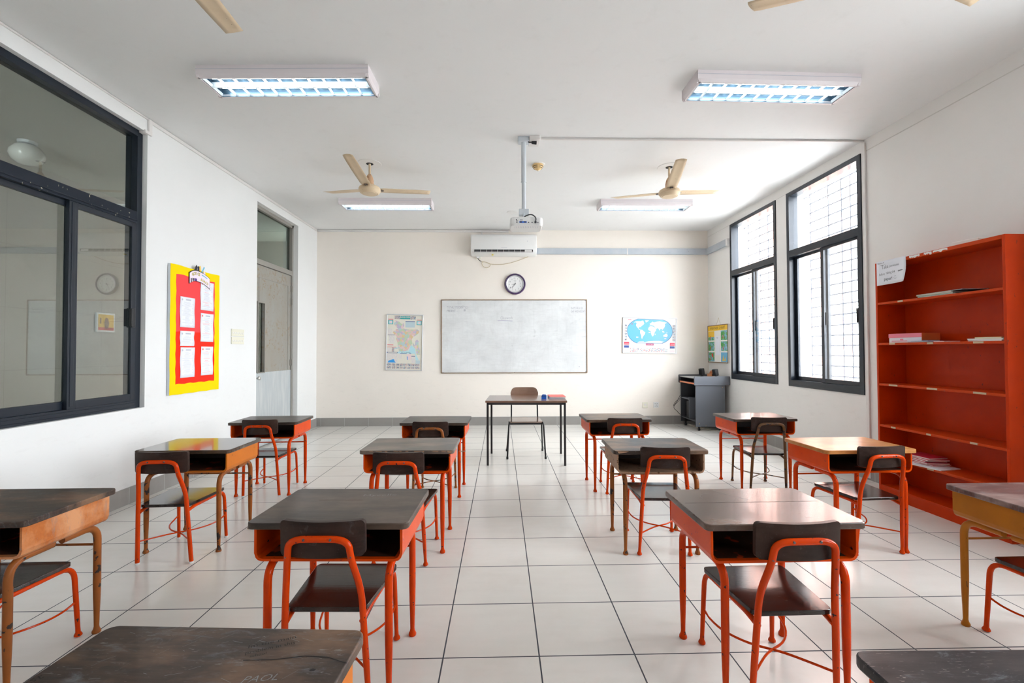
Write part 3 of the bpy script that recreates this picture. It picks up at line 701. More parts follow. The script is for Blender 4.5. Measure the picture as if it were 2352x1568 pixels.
# ------------------------------------------------------------------ student chairs
def chair_seat_mb():
    a, b, y0, y1 = .155, .188, -.213, .155; P = []
    pts = [(a, y0), (b, y1), (-b, y1), (-a, y0)]
    f = fillet([(0, y0, 0), (a, y0, 0), (b, y1, 0), (-b, y1, 0), (-a, y0, 0), (0, y0, 0)], .03, 5)
    return MB().prism([(p[0], p[1]) for p in f[1:-1]], .366, .385)
def chair_back_mb():
    w_, r = .1625, .018; z0, z1 = .598, .735; rings = []
    xs = [w_-r*(1-math.sin(R(a))) for a in (0, 15, 30, 45, 60, 72, 82, 90)]; xs = sorted([-x for x in xs]+[-.13+.26*k/14 for k in range(15)]+xs)
    for x in xs:
        d = max(0, abs(x)-(w_-r)); c = r-math.sqrt(max(0, r*r-d*d)); c = min(c, r*.97)
        y = -.262+.03*(x/w_)**2
        rings.append([(x, y-.010, z0+c), (x, y+.010, z0+c), (x, y+.006, z1-c), (x, y-.014, z1-c)])
    return MB().loft(rings)
def chair_frame_mb():
    xt, zt, yt = .116, .676, -.288
    P = [(-.168, -.205, .004), (-.152, -.226, .34), (-.146, -.232, .46), (-xt-.004, -.274, .60), (-xt+.004, yt+.004, zt), (xt-.004, yt+.004, zt), (xt+.004, -.274, .60), (.146, -.232, .46), (.152, -.226, .34), (.168, -.205, .004)]
    path = fillet(P, [.02, .06, .03, .062, .062, .03, .06, .02], 7)
    return path
def chair_rear_mb(flare):
    path = chair_frame_mb(); rs = []
    for p in path:
        z = p[2]; rs.append(.0128 if z > .15 or not flare else .0128-.003*(1-z/.15))
    mb = MB()
    if flare:
        rs = [.0128 if p[2] > .2 else .0128 for p in path]
        # add taper points at both ends
        a, b = Vector(path[0]), Vector(path[1]); c, d = Vector(path[-1]), Vector(path[-2])
        L = [(0, .013), (.01, .0165), (.03, .016), (.07, .0105), (.16, .0098), (.4, .0118), (.62, .0128)]
        s = [(tuple(a.lerp(b, t)), r) for t, r in L]; e = [(tuple(c.lerp(d, t)), r) for t, r in L][::-1]
        pts = [q[0] for q in s]+path[1:-1]+[q[0] for q in e]; rs = [q[1] for q in s]+[.0128]*(len(path)-2)+[q[1] for q in e]
        return mb.tube(pts, rs, 12)
    return mb.tube(path, .0128, 12)
def chair_front_mb(sx, flare):
    P = [(.146*sx, -.226, .340), (.150*sx, -.15, .3535), (.160*sx, .185, .351), (.168*sx, .205, .004)]
    path = fillet(P, [.03, .07], 7); b, a = Vector(path[-2]), Vector(path[-1])
    L = [(0, .013), (.01, .0165), (.03, .016), (.07, .0102), (.16, .0095), (.4, .0105)] if flare else [(0, .0108), (.3, .0108)]
    e = [(tuple(a.lerp(b, t)), r) for t, r in L][::-1]
    return MB().tube(path[:-1]+[q[0] for q in e], [.0112]*(len(path)-1)+[q[1] for q in e], 12)
def rod_mb(s):
    pts = [(.165*s, .20, .175), (.160*s, .13, .158), (.135*s, .05, .152), (.07*s, -.03, .150), (-.04*s, -.10, .150), (-.158*s, -.212, .150)]
    return MB().tube(catmull(pts, 7), .0048, 8)
def cap_mb(): return MB().lathe([(.0125, 0), (.014, .004), (.0138, .012)], (0, 0, 0), 14)
def screw_mb(): return MB().lathe([(.005, -.004), (.005, .002), (.003, .0035)], T=Matrix.Rotation(math.pi/2, 4, 'X'), seg=10)
def chair(pos, rot, frame, flare, label):
    r = empty('school_chair', (pos[0], pos[1], 0), R(rot)); f = 'f' if flare else 'c'
    put('seat', cached('seat', chair_seat_mb), M['seat'], r, bevel=.003)
    put('backrest', cached('backrest', chair_back_mb), M['back'], r, bevel=.0015)
    put('back_frame', cached('back_frame'+f, lambda: chair_rear_mb(flare)), frame, r)
    for sx in (-1, 1): put('front_leg', cached('front_leg%d' % sx+f, lambda: chair_front_mb(sx, flare)), frame, r)
    for sx in (-1, 1): put('crossed_rod', cached('rod%d' % sx, lambda: rod_mb(sx)), frame, r)
    for x, y, z in ((-.05, -.2965, .678), (.05, -.2965, .678), (-.121, -.284, .61), (.121, -.284, .61)): put('screw', cached('screw', screw_mb), M['screw'], r, (x, y, z))
    if not flare:
        for x in (-.168, .168):
            for y in (-.205, .205): put('foot_cap', cached('foot_cap', cap_mb), M['cap'], r, (x, y, 0))
    tag(r, label, 'chair', 'school chairs at the desks'); return r
CH = [((-2.276, 4.425), 1.3, OL, False, 'dark wood and orange tube chair at the back row desk by the door'),
      ((-.644, 4.181), -2.6, M['brown_leg'], True, 'chair with brown tube frame at the back row desk left of the teacher table'),
      ((1.175, 4.319), -4, OL, True, 'orange tube chair at the back row desk right of the teacher table'),
      ((2.556, 4.306), -4.7, M['brown'], True, 'chair with thin brown frame at the back row desk before the podium'),
      ((-2.19, 3.012), 2.5, OL, False, 'orange chair with white foot caps and yellow reflections on its seat'),
      ((-.655, 2.933), -2, OL, True, 'orange chair at the desk with the chipped front edge'),
      ((1.092, 3.027), -4, OL, True, 'orange chair at the desk with brown legs, right middle'),
      ((2.535, 3.013), 3, OL, True, 'orange chair at the orange-topped desk next to the red bookcase'),
      ((-.684, 1.775), -1.9, OL, True, 'large near orange chair left of the aisle'),
      ((1.113, 1.697), .8, OL, True, 'large near orange chair right of the aisle')]
for ((mx_, my_), a, fm, fl, lb), dk in zip(CH, ('A1', 'A2', 'A3', 'A4', 'B1', 'B2', 'B3', 'B4', 'C2', 'C3')): chair((mx_-.25*math.sin(R(a)), min(my_+.25, DESKS[dk][0][1]-.022)), a, fm, fl, lb)
chair((-2.22, 2.09), 0, OL, True, 'chair partly cut off at the left edge, pushed under the tan desk')
chair((2.535, 2.0), 0, OL, True, 'chair partly cut off at the right edge, pushed under the ochre desk')

# ------------------------------------------------------------------ teacher table and chair
def teacher():
    r = empty('teacher_table', (.318, 5.815, 0), R(-3))
    part('table_top', MB().box(-.49, .49, -.34, .34, .752, .775), M['lam'], r, bevel=.003)
    a = MB(); a.box(-.475, .475, -.33, -.305, .725, .752); a.box(-.475, .475, .305, .33, .725, .752); a.box(-.475, -.45, -.33, .33, .725, .752); a.box(.45, .475, -.33, .33, .725, .752)
    part('table_frame', a, M['black'], r, bevel=.002)
    for sx in (-1, 1):
        for sy in (-1, 1): part('leg', MB().box(.4625*sx-.0125, .4625*sx+.0125, .3175*sy-.0125, .3175*sy+.0125, 0, .725), M['black'], r, bevel=.002)
    tag(r, 'brown-topped teacher table with square black steel legs', 'table')
    # chair facing the class behind the table
    c = empty('teacher_chair', (.322, 6.06, 0), R(0))
    seat = fillet([(0, -.19, 0), (.215, -.19, 0), (.2, .2, 0), (-.2, .2, 0), (-.215, -.19, 0), (0, -.19, 0)], .05, 6)
    part('seat', MB().prism([(p[0], p[1]) for p in seat[1:-1]], .452, .464), M['lam'], c, bevel=.003)
    rings = []; n = 20; w_ = .19
    for i in range(n+1):
        x = -w_+2*w_*i/n; d = max(0, abs(x)-(w_-.075)); q = .075-math.sqrt(max(0, .075**2-d*d)); q = min(q, .07); y = .285-.03*(x/w_)**2
        rings.append([(x, y, .70+q), (x, y+.012, .70+q), (x, y+.018, .868-q), (x, y+.006, .868-q)])
    part('backrest', MB().loft(rings), M['lam'], c)
    for sx in (-1, 1):
        P = [(.243*sx, -.235, .0), (.222*sx, -.185, .43), (.212*sx, -.17, .452), (.18*sx, .235, .44), (.178*sx, .295, .76)]
        part('side_tube', MB().tube(fillet(P, [.03, .03, .06], 6), .0105, 12), M['black'], c)
        part('rear_leg', MB().tube([(.213*sx, .0, .438), (.245*sx, .235, .0)], .0105, 12), M['black'], c)
    part('front_rail', MB().tube([(-.215, -.165, .435), (.215, -.165, .435)], .0105, 12), M['black'], c)
    for sx in (-1, 1):
        for (x, y) in ((.243, -.235), (.244, .232)): part('foot_cap', MB().lathe([(.013, 0), (.0145, .003), (.0145, .03), (.012, .032)], (x*sx, y, 0), 14), M['black_pl'], c)
    tag(c, 'brown shell wood chair with black tube legs behind the teacher table', 'chair')
    # on the table
    Z = .775; 
    s_ = empty('whiteboard_eraser', (.535, 5.70, Z), R(-8))
    part('sponge_base', MB().box(-.03, .03, -.045, .045, 0, .024), M['blue'], s_, bevel=.003)
    part('grip', MB().prism([(-.027, .024), (.027, .024), (.03, .036), (.022, .050), (-.018, .052), (-.03, .038)], -.042, .042, T=Matrix(((1, 0, 0, 0), (0, 0, 1, 0), (0, 1, 0, 0), (0, 0, 0, 1)))), M['bluefelt'], s_, bevel=.004)
    tag(s_, 'small blue board eraser lying on the teacher table', 'eraser')
    nb = [('red exercise book on top of the pile on the teacher table', M['redbook'], .018, .026, .004, 3), ('white notebook in the middle of the pile on the teacher table', M['paper_w'], .008, .018, .01, -2), ('blue and white notebook at the bottom of the pile on the teacher table', M['ink_b'], 0, .008, 0, 0)]
    for lb, cv, z0, z1, dx, rr in nb:
        o = empty('exercise_book', (.705+dx, 5.83, Z+z0), R(-3+rr)); h = z1-z0
        part('pages', MB().box(-.098, .098, -.135, .135, .0012, h-.0012), M['paper_w'], o, smooth=False)
        part('cover', MB().box(-.1, .1, -.138, .138, h-.0012, h).box(-.1, .1, -.138, .138, 0, .0012).box(-.1012, -.1, -.138, .138, 0, h), cv, o, smooth=False)
        tag(o, lb, 'book', 'exercise books on the teacher table')
teacher()

# ------------------------------------------------------------------ bookcase
def bookcase():
    x0, x1, y0, y1, H = 3.60, XR-.014, 3.165, 4.30, 2.2; t = .022
    r = empty('bookcase', (x0, (y0+y1)/2, 0)); D = x1-x0; h = (y1-y0)/2
    sd = M['shelf']
    part('side_panel', MB().box(0, D, -h, -h+t, 0, H), sd, r, bevel=.002); part('side_panel', MB().box(0, D, h-t, h, 0, H), sd, r, bevel=.002)
    part('back_panel', MB().box(D-.01, D, -h+t, h-t, .1, H-.03), sd, r, smooth=False)
    part('top_panel', MB().box(0, D, -h+t, h-t, H-.03, H), M['shelf_edge'], r, bevel=.002)
    part('plinth', MB().box(0, .02, -h+t, h-t, .0, .085), sd, r, smooth=False)
    zs = [.10, .378, .668, 1.055, 1.437, 1.82]
    for i, z in enumerate(zs):
        part('shelf', MB().box(.0015, D-.01, -h+t, h-t, z-.02, z), M['shelf_edge'] if i else sd, r, bevel=.0015)
    ml = MB(); 
    def lab(ya, yb, z): ml.box(-.0015, .0015, ya-(y0+y1)/2, yb-(y0+y1)/2, z-.0165, z-.002)
    for ya, yb, z in ((3.315, 3.409, 1.055), (3.698, 3.789, 1.055), (4.076, 4.166, 1.055), (4.104, 4.152, .668), (3.761, 3.801, .668), (3.386, 3.44, .668), (3.744, 3.799, .378), (4.093, 4.154, 1.437), (3.725, 3.778, 1.437), (3.326, 3.40, 1.437), (4.005, 4.056, 1.82)): lab(ya, yb, z)
    part('shelf_labels', ml, M['label'], r, smooth=False)
    # torn paper left on the top rail
    tp = MB(); cy = (y0+y1)/2; random.seed(3)
    for ya, yb in ((3.93, 3.83), (3.79, 3.72), (3.71, 3.585)):
        n = 9; top = [(ya+(yb-ya)*k/n, 2.198-random.random()*.004) for k in range(n+1)]; bot = [(ya+(yb-ya)*k/n, 2.168+random.random()*.016) for k in range(n+1)][::-1]
        P = top+bot; vs = [(-.0012, p[0]-cy, p[1]) for p in P]; tp.add(vs, [tuple(range(len(P)))]); tp.add([(0, v[1], v[2]) for v in vs], [tuple(range(len(P)))])
    part('torn_paper', tp, M['paper_w'], r, smooth=False)
    tag(r, 'tall open red painted bookcase with six openings against the right wall', 'bookcase')
    X = x0
    # note taped at the top left
    nt = empty('paper_note', (X-.002, 4.12, 2.095)); T = plane((0, 0, 0), (0, -1, 0), (0, 0, 1))
    g = MB(); rows = 8; cols = 10; vs = []
    for j in range(rows+1):
        for i in range(cols+1):
            u = -.158+.316*i/cols; v = -.113+.226*j/rows
            curl = .03*max(0, (u-.02)/.14)**2*max(0, (.02-v)/.13)**1.5
            vs.append((u+curl*.1, v, .0005+curl))
    fs = [(j*(cols+1)+i, j*(cols+1)+i+1, (j+1)*(cols+1)+i+1, (j+1)*(cols+1)+i) for j in range(rows) for i in range(cols)]
    g = MB(T); g.add(vs, fs); sh = part('sheet', g, M['paper'], nt); sm = sh.modifiers.new('thickness', 'SOLIDIFY'); sm.thickness = .0006; sm.offset = 1
    tx = MB(T); tx.flat = True; Z = .0018
    tx.text('Notice !!', -.145, .088, .020, Z, bold=-.004); tx.text('Take', -.10, .035, .052, Z, sx=.75, bold=-.014, rot=R(2)); tx.box(-.115, -.06, .073, .0745, Z, Z+.0003)
    tx.text('permission', -.012, .043, .031, Z, sx=.72, bold=-.01); tx.text('before', -.130, -.022, .034, Z, sx=.72, bold=-.01); tx.text('taking A4', -.050, -.017, .034, Z, sx=.72, bold=-.01); tx.text('pamp', .078, -.012, .026, Z, sx=.8, bold=.002); tx.box(.076, .138, -.007, -.004, Z, Z+.0003)
    tx.text('paper!', -.075, -.075, .040, Z, sx=.9, bold=.004)
    a = [(.048+.018*math.cos(k/10*math.pi), -.056-.013*math.sin(k/10*math.pi)) for k in range(11)]
    for p, q in zip(a, a[1:]): tx.add([(p[0], p[1], Z), (q[0], q[1], Z), (q[0], q[1]-.002, Z), (p[0], p[1]-.002, Z)], [(0, 1, 2, 3)])
    tx.box(.040, .043, -.05, -.046, Z, Z+.0003); tx.box(.053, .056, -.05, -.046, Z, Z+.0003)
    part('handwriting', tx, M['ink'], nt, smooth=False); tag(nt, 'white handwritten notice taped to the top left of the bookcase', 'note')
    def pile(x, y, z, specs, group, dy=0):
        for (lb, cv, w_, d_, h_, ox, oy, rr, nm) in specs:
            o = empty(nm, (x+ox, y+oy, z), R(rr))
            part('pages', MB().box(-d_/2+.002, d_/2-.002, -w_/2+.002, w_/2-.002, h_*.15, h_*.85), M['paper_w'], o, smooth=False)
            part('cover', MB().box(-d_/2, d_/2, -w_/2, w_/2, h_*.85, h_).box(-d_/2, d_/2, -w_/2, w_/2, 0, h_*.15), cv, o, smooth=False)
            tag(o, lb, 'book' if 'book' in nm else 'papers', group); z += h_
        return z
    q = 'notebooks lying on the top shelf'
    pile(X+.13, 3.72, 1.82, [('green notebook at the bottom of the pile on the top shelf', M['green'], .30, .21, .008, -.01, .0, 8, 'notebook'), ('second notebook up in the top shelf pile, pale green cover', M['green'], .29, .21, .007, .0, .02, 5, 'notebook'),
        ('yellowish notebook in the top shelf pile', M['label'], .29, .21, .007, -.005, .025, 7, 'notebook'), ('cream notebook near the top of the top shelf pile', M['label'], .29, .21, .007, .0, .03, 4, 'notebook'), ('dark-covered notebook on top of the top shelf pile', M['ink'], .33, .21, .006, .02, -.05, -3, 'notebook')], q)
    b = empty('card_box', (X+.11, 4.02, 1.437), R(0))
    part('box_body', MB().box(-.08, .08, -.16, .17, .0, .055), M['paper'], b, bevel=.002)
    part('box_lid', MB().box(-.083, .083, -.163, .173, .045, .082), M['pink'], b, bevel=.002)
    part('box_end', MB().box(-.081, .081, -.166, -.163, .02, .082), M['boxor'], b, smooth=False)
    part('print', MB().box(-.0815, -.08, -.02, .14, .012, .018).box(-.0815, -.08, .02, .05, .022, .034), M['pink'], b, smooth=False)
    tag(b, 'low white and pink card box on the second shelf', 'box')
    pile(X+.075, 3.86, 1.437, [('thin purple folded papers before the pink box', M['purp_p'], .22, .13, .006, 0, 0, 4, 'paper_sheaf'), ('blue grey paper sheaf on the purple papers', M['ink_b'], .18, .12, .006, -.01, -.01, -6, 'paper_sheaf')], 'paper sheaves beside the pink box')
    pile(X+.08, 3.70, 1.437, [('pinkish red paper sheaf right of the purple papers', M['pink'], .14, .12, .008, 0, 0, -8, 'paper_sheaf')], 'paper sheaves beside the pink box')
    pile(X+.11, 3.335, 1.437, [('white exercise book at the bottom right of the second shelf', M['paper'], .24, .19, .010, 0, 0, 0, 'exercise_book'), ('white exercise book in the middle of the right second shelf pile', M['paper'], .25, .19, .010, 0, .0, 2, 'exercise_book'), ('yellow-covered exercise book on top of the right second shelf pile', M['yel'], .19, .18, .010, 0, -.02, 0, 'exercise_book')], 'exercise books at the right of the second shelf')
    z = pile(X+.11, 3.86, .378, [('white sheets sticking out under the crimson books', M['paper'], .28, .22, .006, -.03, -.02, 12, 'paper_sheaf')], None)
    k = [('crimson dog-eared book, %s in the low shelf stack' % p_, M['magenta'], .23, .18, .013, random.uniform(-.01, .01), .03+random.uniform(-.02, .02), random.uniform(-8, 8), 'exercise_book') for p_ in ('bottom', 'second', 'third', 'fourth', 'topmost')]
    pile(X+.12, 3.90, z, k, 'crimson books on the lower shelf')
    tw = empty('paper_box', (X+.14, 3.53, H), R(10))
    part('box_body', MB().box(-.07, .07, -.09, .09, 0, .04), M['paper_w'], tw, bevel=.004); part('flap', MB().box(-.07, .07, .09, .15, .0, .008), M['paper'], tw, bevel=.002)
    tag(tw, 'small white box lying on top of the bookcase', 'box')
bookcase()

# ------------------------------------------------------------------ podium
def podium():
    r = empty('lectern', (3.30, 8.02, 0)); Wd = .50; h = .33
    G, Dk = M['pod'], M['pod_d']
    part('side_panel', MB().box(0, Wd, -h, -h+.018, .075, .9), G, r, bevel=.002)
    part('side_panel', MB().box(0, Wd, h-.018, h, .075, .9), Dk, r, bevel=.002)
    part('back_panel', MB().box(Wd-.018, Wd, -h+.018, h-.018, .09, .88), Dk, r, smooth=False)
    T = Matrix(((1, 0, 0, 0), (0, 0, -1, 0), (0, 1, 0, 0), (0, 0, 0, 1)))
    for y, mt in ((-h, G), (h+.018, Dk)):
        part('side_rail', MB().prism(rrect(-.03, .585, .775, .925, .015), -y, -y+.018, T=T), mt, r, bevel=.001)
    part('top_panel', MB().box(-.01, Wd+.03, -h+.0, h, .885, .9), plain('pale_grey_top', (.33, .33, .33), .4), r, bevel=.002)
    part('keyboard_tray', MB().box(-.012, .35, -h+.025, h-.025, .80, .812), Dk, r, smooth=False)
    part('tray_edge', MB().box(-.022, -.012, -h+.022, h-.022, .788, .815), M['pod_o'], r, bevel=.002)
    part('bottom_shelf', MB().box(.01, Wd-.02, -h+.018, h-.018, .15, .168), Dk, r, bevel=.001)
    part('divider', MB().box(.01, Wd-.02, -.03, -.012, .168, .54), G, r, bevel=.001)
    part('inner_shelf', MB().box(.01, Wd-.02, -.012, h-.018, .50, .518), G, r, bevel=.001)
    for x in (.07, Wd-.07):
        for y in (-h+.05, h-.05):
            c = part('castor', MB().box(x-.012, x+.012, y-.012, y+.012, .05, .15), M['black'], r)
            part('wheel', MB().tube([(x-.014, y, .025), (x-.004, y, .025)], .025, 18).tube([(x+.004, y, .025), (x+.014, y, .025)], .025, 18), M['black_pl'], c)
    pm = MB()
    for x, z in ((.06, .13), (.17, .09), (.46, .74), (.475, .88), (.055, .12)):
        pm.lathe([(.005, 0), (.005, .002)], T=Matrix.Translation((x, -h-.0, z)) @ Matrix.Rotation(math.pi/2, 4, 'X'), seg=10)
    part('screw_caps', pm, M['brasspin'], r)
    tag(r, 'grey laminate computer lectern on castors in the back right corner', 'lectern')
    c = empty('computer_tower', (3.36, 8.13, .168)); part('case', MB().box(0, .36, -.08, .08, 0, .29), M['black_pl'], c, bevel=.004)
    part('front_bezel', MB().box(-.012, 0, -.078, .078, .005, .285).box(-.016, -.012, -.05, .05, .23, .27).tube([(-.014, -.04, .20), (-.018, -.04, .20)], .012, 16).box(-.014, -.012, -.06, .06, .05, .15), M['black'], c, bevel=.002)
    tag(c, 'black computer tower in the lower left bay of the lectern', 'computer')
    u = empty('power_unit', (3.40, 7.86, .168)); part('case', MB().box(0, .2, -.06, .06, 0, .16), M['black_pl'], u, bevel=.008); part('socket_panel', MB().box(-.004, 0, -.04, .04, .03, .12), M['grey_pole'], u)
    tag(u, 'small dark power unit in the lower right bay of the lectern', 'power unit')
    for nm, x, y, rz, ht, lb in (('a', 3.62, 8.16, 28, .115, 'black desktop speaker tilted on the back of the lectern'), ('b', 3.70, 7.80, 18, .115, 'black desktop speaker in front of the wooden holder on the lectern')):
        s_ = empty('desktop_speaker', (x, y, .9), R(rz)); S_ = Matrix.Translation((0, 0, .03)) @ Matrix.Rotation(R(-10), 4, 'Y')
        part('speaker_foot', MB().lathe([(.03, 0), (.028, .006), (.01, .012), (.009, .04)], seg=20), M['black'], s_)
        part('speaker_body', MB().box(-.035, .035, -.04, .04, 0, ht, T=S_), M['black_pl'], s_, bevel=.01)
        part('speaker_grille', MB().box(-.037, -.034, -.032, .032, .01, ht-.01, T=S_), M['dark_pl'], s_, bevel=.001)
        tag(s_, lb, 'speaker', 'speakers on the lectern')
    hdr = empty('wooden_holder', (3.69, 7.92, .9), R(20)); P = [(-.06, 0), (.06, 0), (.06, .07)]+[(.06*math.cos(R(a)), .07+.05*math.sin(R(a))) for a in range(15, 180, 15)]+[(-.06, .07)]
    T2 = Matrix(((0, 0, 1, 0), (1, 0, 0, 0), (0, 1, 0, 0), (0, 0, 0, 1)))
    part('back_board', MB().prism(P, 0, .012, T=T2), M['tan_worn'], hdr, bevel=.003); part('tray', MB().box(-.06, 0, -.055, .055, 0, .06), M['tan_worn'], hdr, bevel=.002)
    tag(hdr, 'small orange brown wooden holder with arched back on the lectern', 'holder')
    tag(part('cable', MB().tube(catmull([(3.298, 8.35, .55), (3.24, 8.38, .42), (3.20, 8.39, .36), (3.19, 8.38, .30), (3.23, 8.36, .26), (3.28, 8.33, .20), (3.33, 8.20, .172)], 6), .004, 6).tube(catmull([(3.298, 8.35, .50), (3.21, 8.40, .40), (3.19, 8.40, .34), (3.24, 8.38, .40), (3.298, 8.36, .47)], 6), .0035, 6), M['black_pl']), 'black cables looping out of the left side of the lectern', 'cable')
    tag(part('cable', MB().tube(catmull([(3.42, 8.28, .012), (3.46, 8.05, .006), (3.50, 7.86, .012), (3.62, 7.72, .006), (3.80, 7.70, .006)], 6), .005, 6).tube(catmull([(3.40, 8.26, .03), (3.52, 8.10, .008), (3.64, 7.90, .006), (3.84, 7.88, .006)], 6), .005, 6), M['cream_pl']), 'pale cables lying on the floor under the lectern', 'cable')
podium()

# ------------------------------------------------------------------ back wall
def backwall():
    T = plane((0, YB, 0), (1, 0, 0), (0, 0, 1))          # u = x, v = z, n points into the room (-y)
    # whiteboard
    o = empty('whiteboard', (.252, YB, 1.638)); L = plane((0, 0, 0), (1, 0, 0), (0, 0, 1)); a, b = 1.352, .681
    part('board', MB(L).box(-a, a, -b, b, 0, .012), M['wb'], o, smooth=False)
    f = MB(L); t = .014
    for q in ((-a, a, b-t, b), (-a, a, -b, -b+t), (-a, -a+t, -b+t, b-t), (a-t, a, -b+t, b-t)): f.box(*q, 0, .022)
    part('board_frame', f, M['wb_fr'], o, bevel=.002)
    tx = MB(L); tx.flat = True; Z = .0128
    tx.text('TOTAL STUDENTS:21', -1.25, .515, .062, Z, sx=.68, bold=-.012); tx.text('PRESENT : -', -1.25, .455, .058, Z, sx=.72, bold=-.008); tx.text('18', -.945, .465, .052, Z, sx=.8, bold=.01)
    tx.text('DATE 09.20.25', 1.05, .50, .055, Z, sx=.66, bold=-.012); tx.text('DAY WEDNESDAY', 1.05, .44, .058, Z, sx=.54, bold=-.008)
    tx.text('Classwork', -.26, .315, .075, Z, sx=.72, rot=R(1), bold=-.018, shear=.1)
    tx.add([(-.31, .288, Z), (-.035, .280, Z), (-.035, .286, Z), (-.31, .293, Z)], [(0, 1, 2, 3)], 1)
    for q in ((-1.32, .66), (1.32, .66), (-1.32, -.66), (1.32, -.66), (0, .672), (0, -.668), (1.20, -.565)): tx.poly([(q[0]+.008*math.cos(k), q[1]+.008*math.sin(k)) for k in range(6)], Z, 0)
    part('marker_writing', tx, [plain('marker_ink', (.25, .25, .31), .6), plain('violet_marker', (.2, .18, .38), .6)], o, smooth=False)
    tag(o, 'large smeared whiteboard with faint marker writing on the back wall', 'whiteboard')
    # clock
    c = empty('wall_clock', (.266, YB, 2.606)); K = plane((0, 0, 0), (1, 0, 0), (0, 0, 1))
    rim = []
    for k in range(13): a_ = R(k*15-0); rim.append((.178+.017*math.cos(a_), .02+.028*math.sin(a_)))
    part('rim', MB(K).lathe([(.163, 0), (.195, 0), (.197, .02), (.192, .038), (.18, .048), (.168, .045), (.163, .036)], seg=48, ring=True), M['purple'], c)
    part('inner_ring', MB(K).lathe([(.14, .02), (.164, .02), (.164, .034), (.158, .036), (.148, .030), (.141, .026)], seg=48, ring=True), M['silver'], c)
    part('dial', MB(K).lathe([(.150, .004), (.150, .022)], seg=48), M['face'], c)
    n = MB(K); n.flat = True; Z = .0228; off = -.02
    for h_ in range(1, 13):
        a_ = R(90-30*h_)+R(6); n.text(str(h_), .108*math.cos(a_), .108*math.sin(a_)-.014, .040, Z, align='CENTER', sx=.85, bold=-.008)
    n.text('Quartz', 0, .055, .016, Z, align='CENTER'); part('numerals', n, M['ink'], c, smooth=False)
    hd = MB(K)
    def hand(ang, l, w_, z): 
        a_ = R(90-ang); u = Vector((math.cos(a_), math.sin(a_))); p = Vector((-u.y, u.x))*w_
        hd.prism([tuple(-u*.02-p), tuple(u*l-p*.3), tuple(u*l+p*.3), tuple(-u*.02+p)], z, z+.0015)
    hand(8*30+15+4, .065, .004, .024); hand(214, .098, .003, .026); hand(1, .10, .001, .028); hd.lathe([(.006, .0232), (.006, .031)], seg=16)
    part('hands', hd, M['black'], c)
    tag(c, 'round wall clock with a dark purple rim above the whiteboard', 'clock')
    # air conditioner
    a = empty('air_conditioner', (.059, YB, 3.115)); Wd = .60
    prof = [(0, .0), (-.06, 0), (-.15, .025), (-.195, .065), (-.208, .12), (-.205, .30), (-.19, .355), (-.16, .378), (0, .378)]
    rings = []; N_ = 10
    for i, x in enumerate([-Wd, -Wd+.008, -Wd+.03, Wd-.03, Wd-.008, Wd]):
        s_ = {0: .90, 1: .965, 2: 1, 3: 1, 4: .965, 5: .90}[i]; rings.append([(x, p[0]*s_, .189+(p[1]-.189)*s_) for p in prof])
    part('ac_body', MB().loft(rings), M['white_pl'], a)
    part('air_outlet', MB().box(-.535, .53, -.206, -.10, .045, .092), M['dark_pl'], a, smooth=False)
    v = MB(); v.box(-.53, .525, -.209, -.2055, .060, .0635); v.box(-.53, .525, -.209, -.2, .036, .043)
    for k in range(9): x = -.425+k*.103; v.box(x, x+.004, -.208, -.205, .045, .092)
    v.box(.38, .51, -.208, -.206, .05, .085); part('louvre', v, M['white_pl'], a, smooth=False)
    part('badge', MB().box(-.05, .06, -.2095, -.2075, .125, .133).box(.425, .435, -.2095, -.2075, .235, .255), M['silver'], a, smooth=False)
    part('sticker', MB().box(-.22, -.19, -.17, -.12, -.001, .012), M['yel'], a, smooth=False)
    tag(a, 'white split air conditioner mounted high on the back wall', 'air conditioner')
    s_ = empty('wall_socket', (-.413, YB, 3.116)); part('plate', MB().box(-.046, .046, -.012, 0, -.046, .046), M['cream_pl'], s_, bevel=.003)
    part('switch', MB().box(.012, .034, -.016, -.012, -.015, .03), M['grey_pole'], s_, bevel=.001); tag(s_, 'cream socket plate under the left end of the air conditioner', 'socket')
    pl = empty('power_plug', (-.423, YB-.012, 3.105)); part('plug_body', MB().tube([(0, 0, 0), (0, -.03, 0)], [.028, .024], 20), M['white_pl'], pl)
    part('plug_cord', MB().tube(catmull([(0, -.02, -.02), (.03, -.022, -.06), (.066, -.018, -.08)], 6), .006, 8), M['black_pl'], pl)
    cp = [(-.357, 3.025), (-.27, 3.012), (-.2, 2.984), (-.2, 2.94), (-.235, 2.915), (-.275, 2.912), (-.32, 2.936), (-.345, 2.985), (-.322, 3.019), (-.243, 3.005), (-.19, 2.981), (-.008, 2.971), (.15, 2.993), (.325, 3.042), (.5, 3.112), (.623, 3.17), (.675, 3.218), (.683, 3.275)]
    part('cable_loop', MB().tube(catmull([(x-(-.423), -.012-.008*(i % 2)+.012, z-3.105) for i, (x, z) in enumerate(cp)], 6), .0048, 8), M['label'], pl)
    tag(pl, 'white plug with a knotted beige cord hanging below the air conditioner', 'plug')
    for x, mt, lb, five in ((2.68, M['cream_pl'], 'cream wall socket low on the back wall, left of the white one', 0), (2.885, M['white_pl'], 'white wall socket with two outlets low on the back wall', 1)):
        s_ = empty('wall_socket', (x, YB, .355)); part('plate', MB().box(-.05, .05, -.011, 0, -.052, .052), mt, s_, bevel=.003)
        q = MB()
        if five:
            for (u, v_) in ((-.02, .022), (.02, .022), (0, .008), (-.02, -.022), (.02, -.022), (0, -.010), (0, .03), (0, -.032)): q.box(u-.004, u+.004, -.0118, -.0108, v_-.005, v_+.005)
        else: q.box(-.018, .018, -.016, -.0108, -.01, .022)
        part('outlet', q, M['ink'] if five else M['trunk'], s_, smooth=False); tag(s_, lb, 'socket')
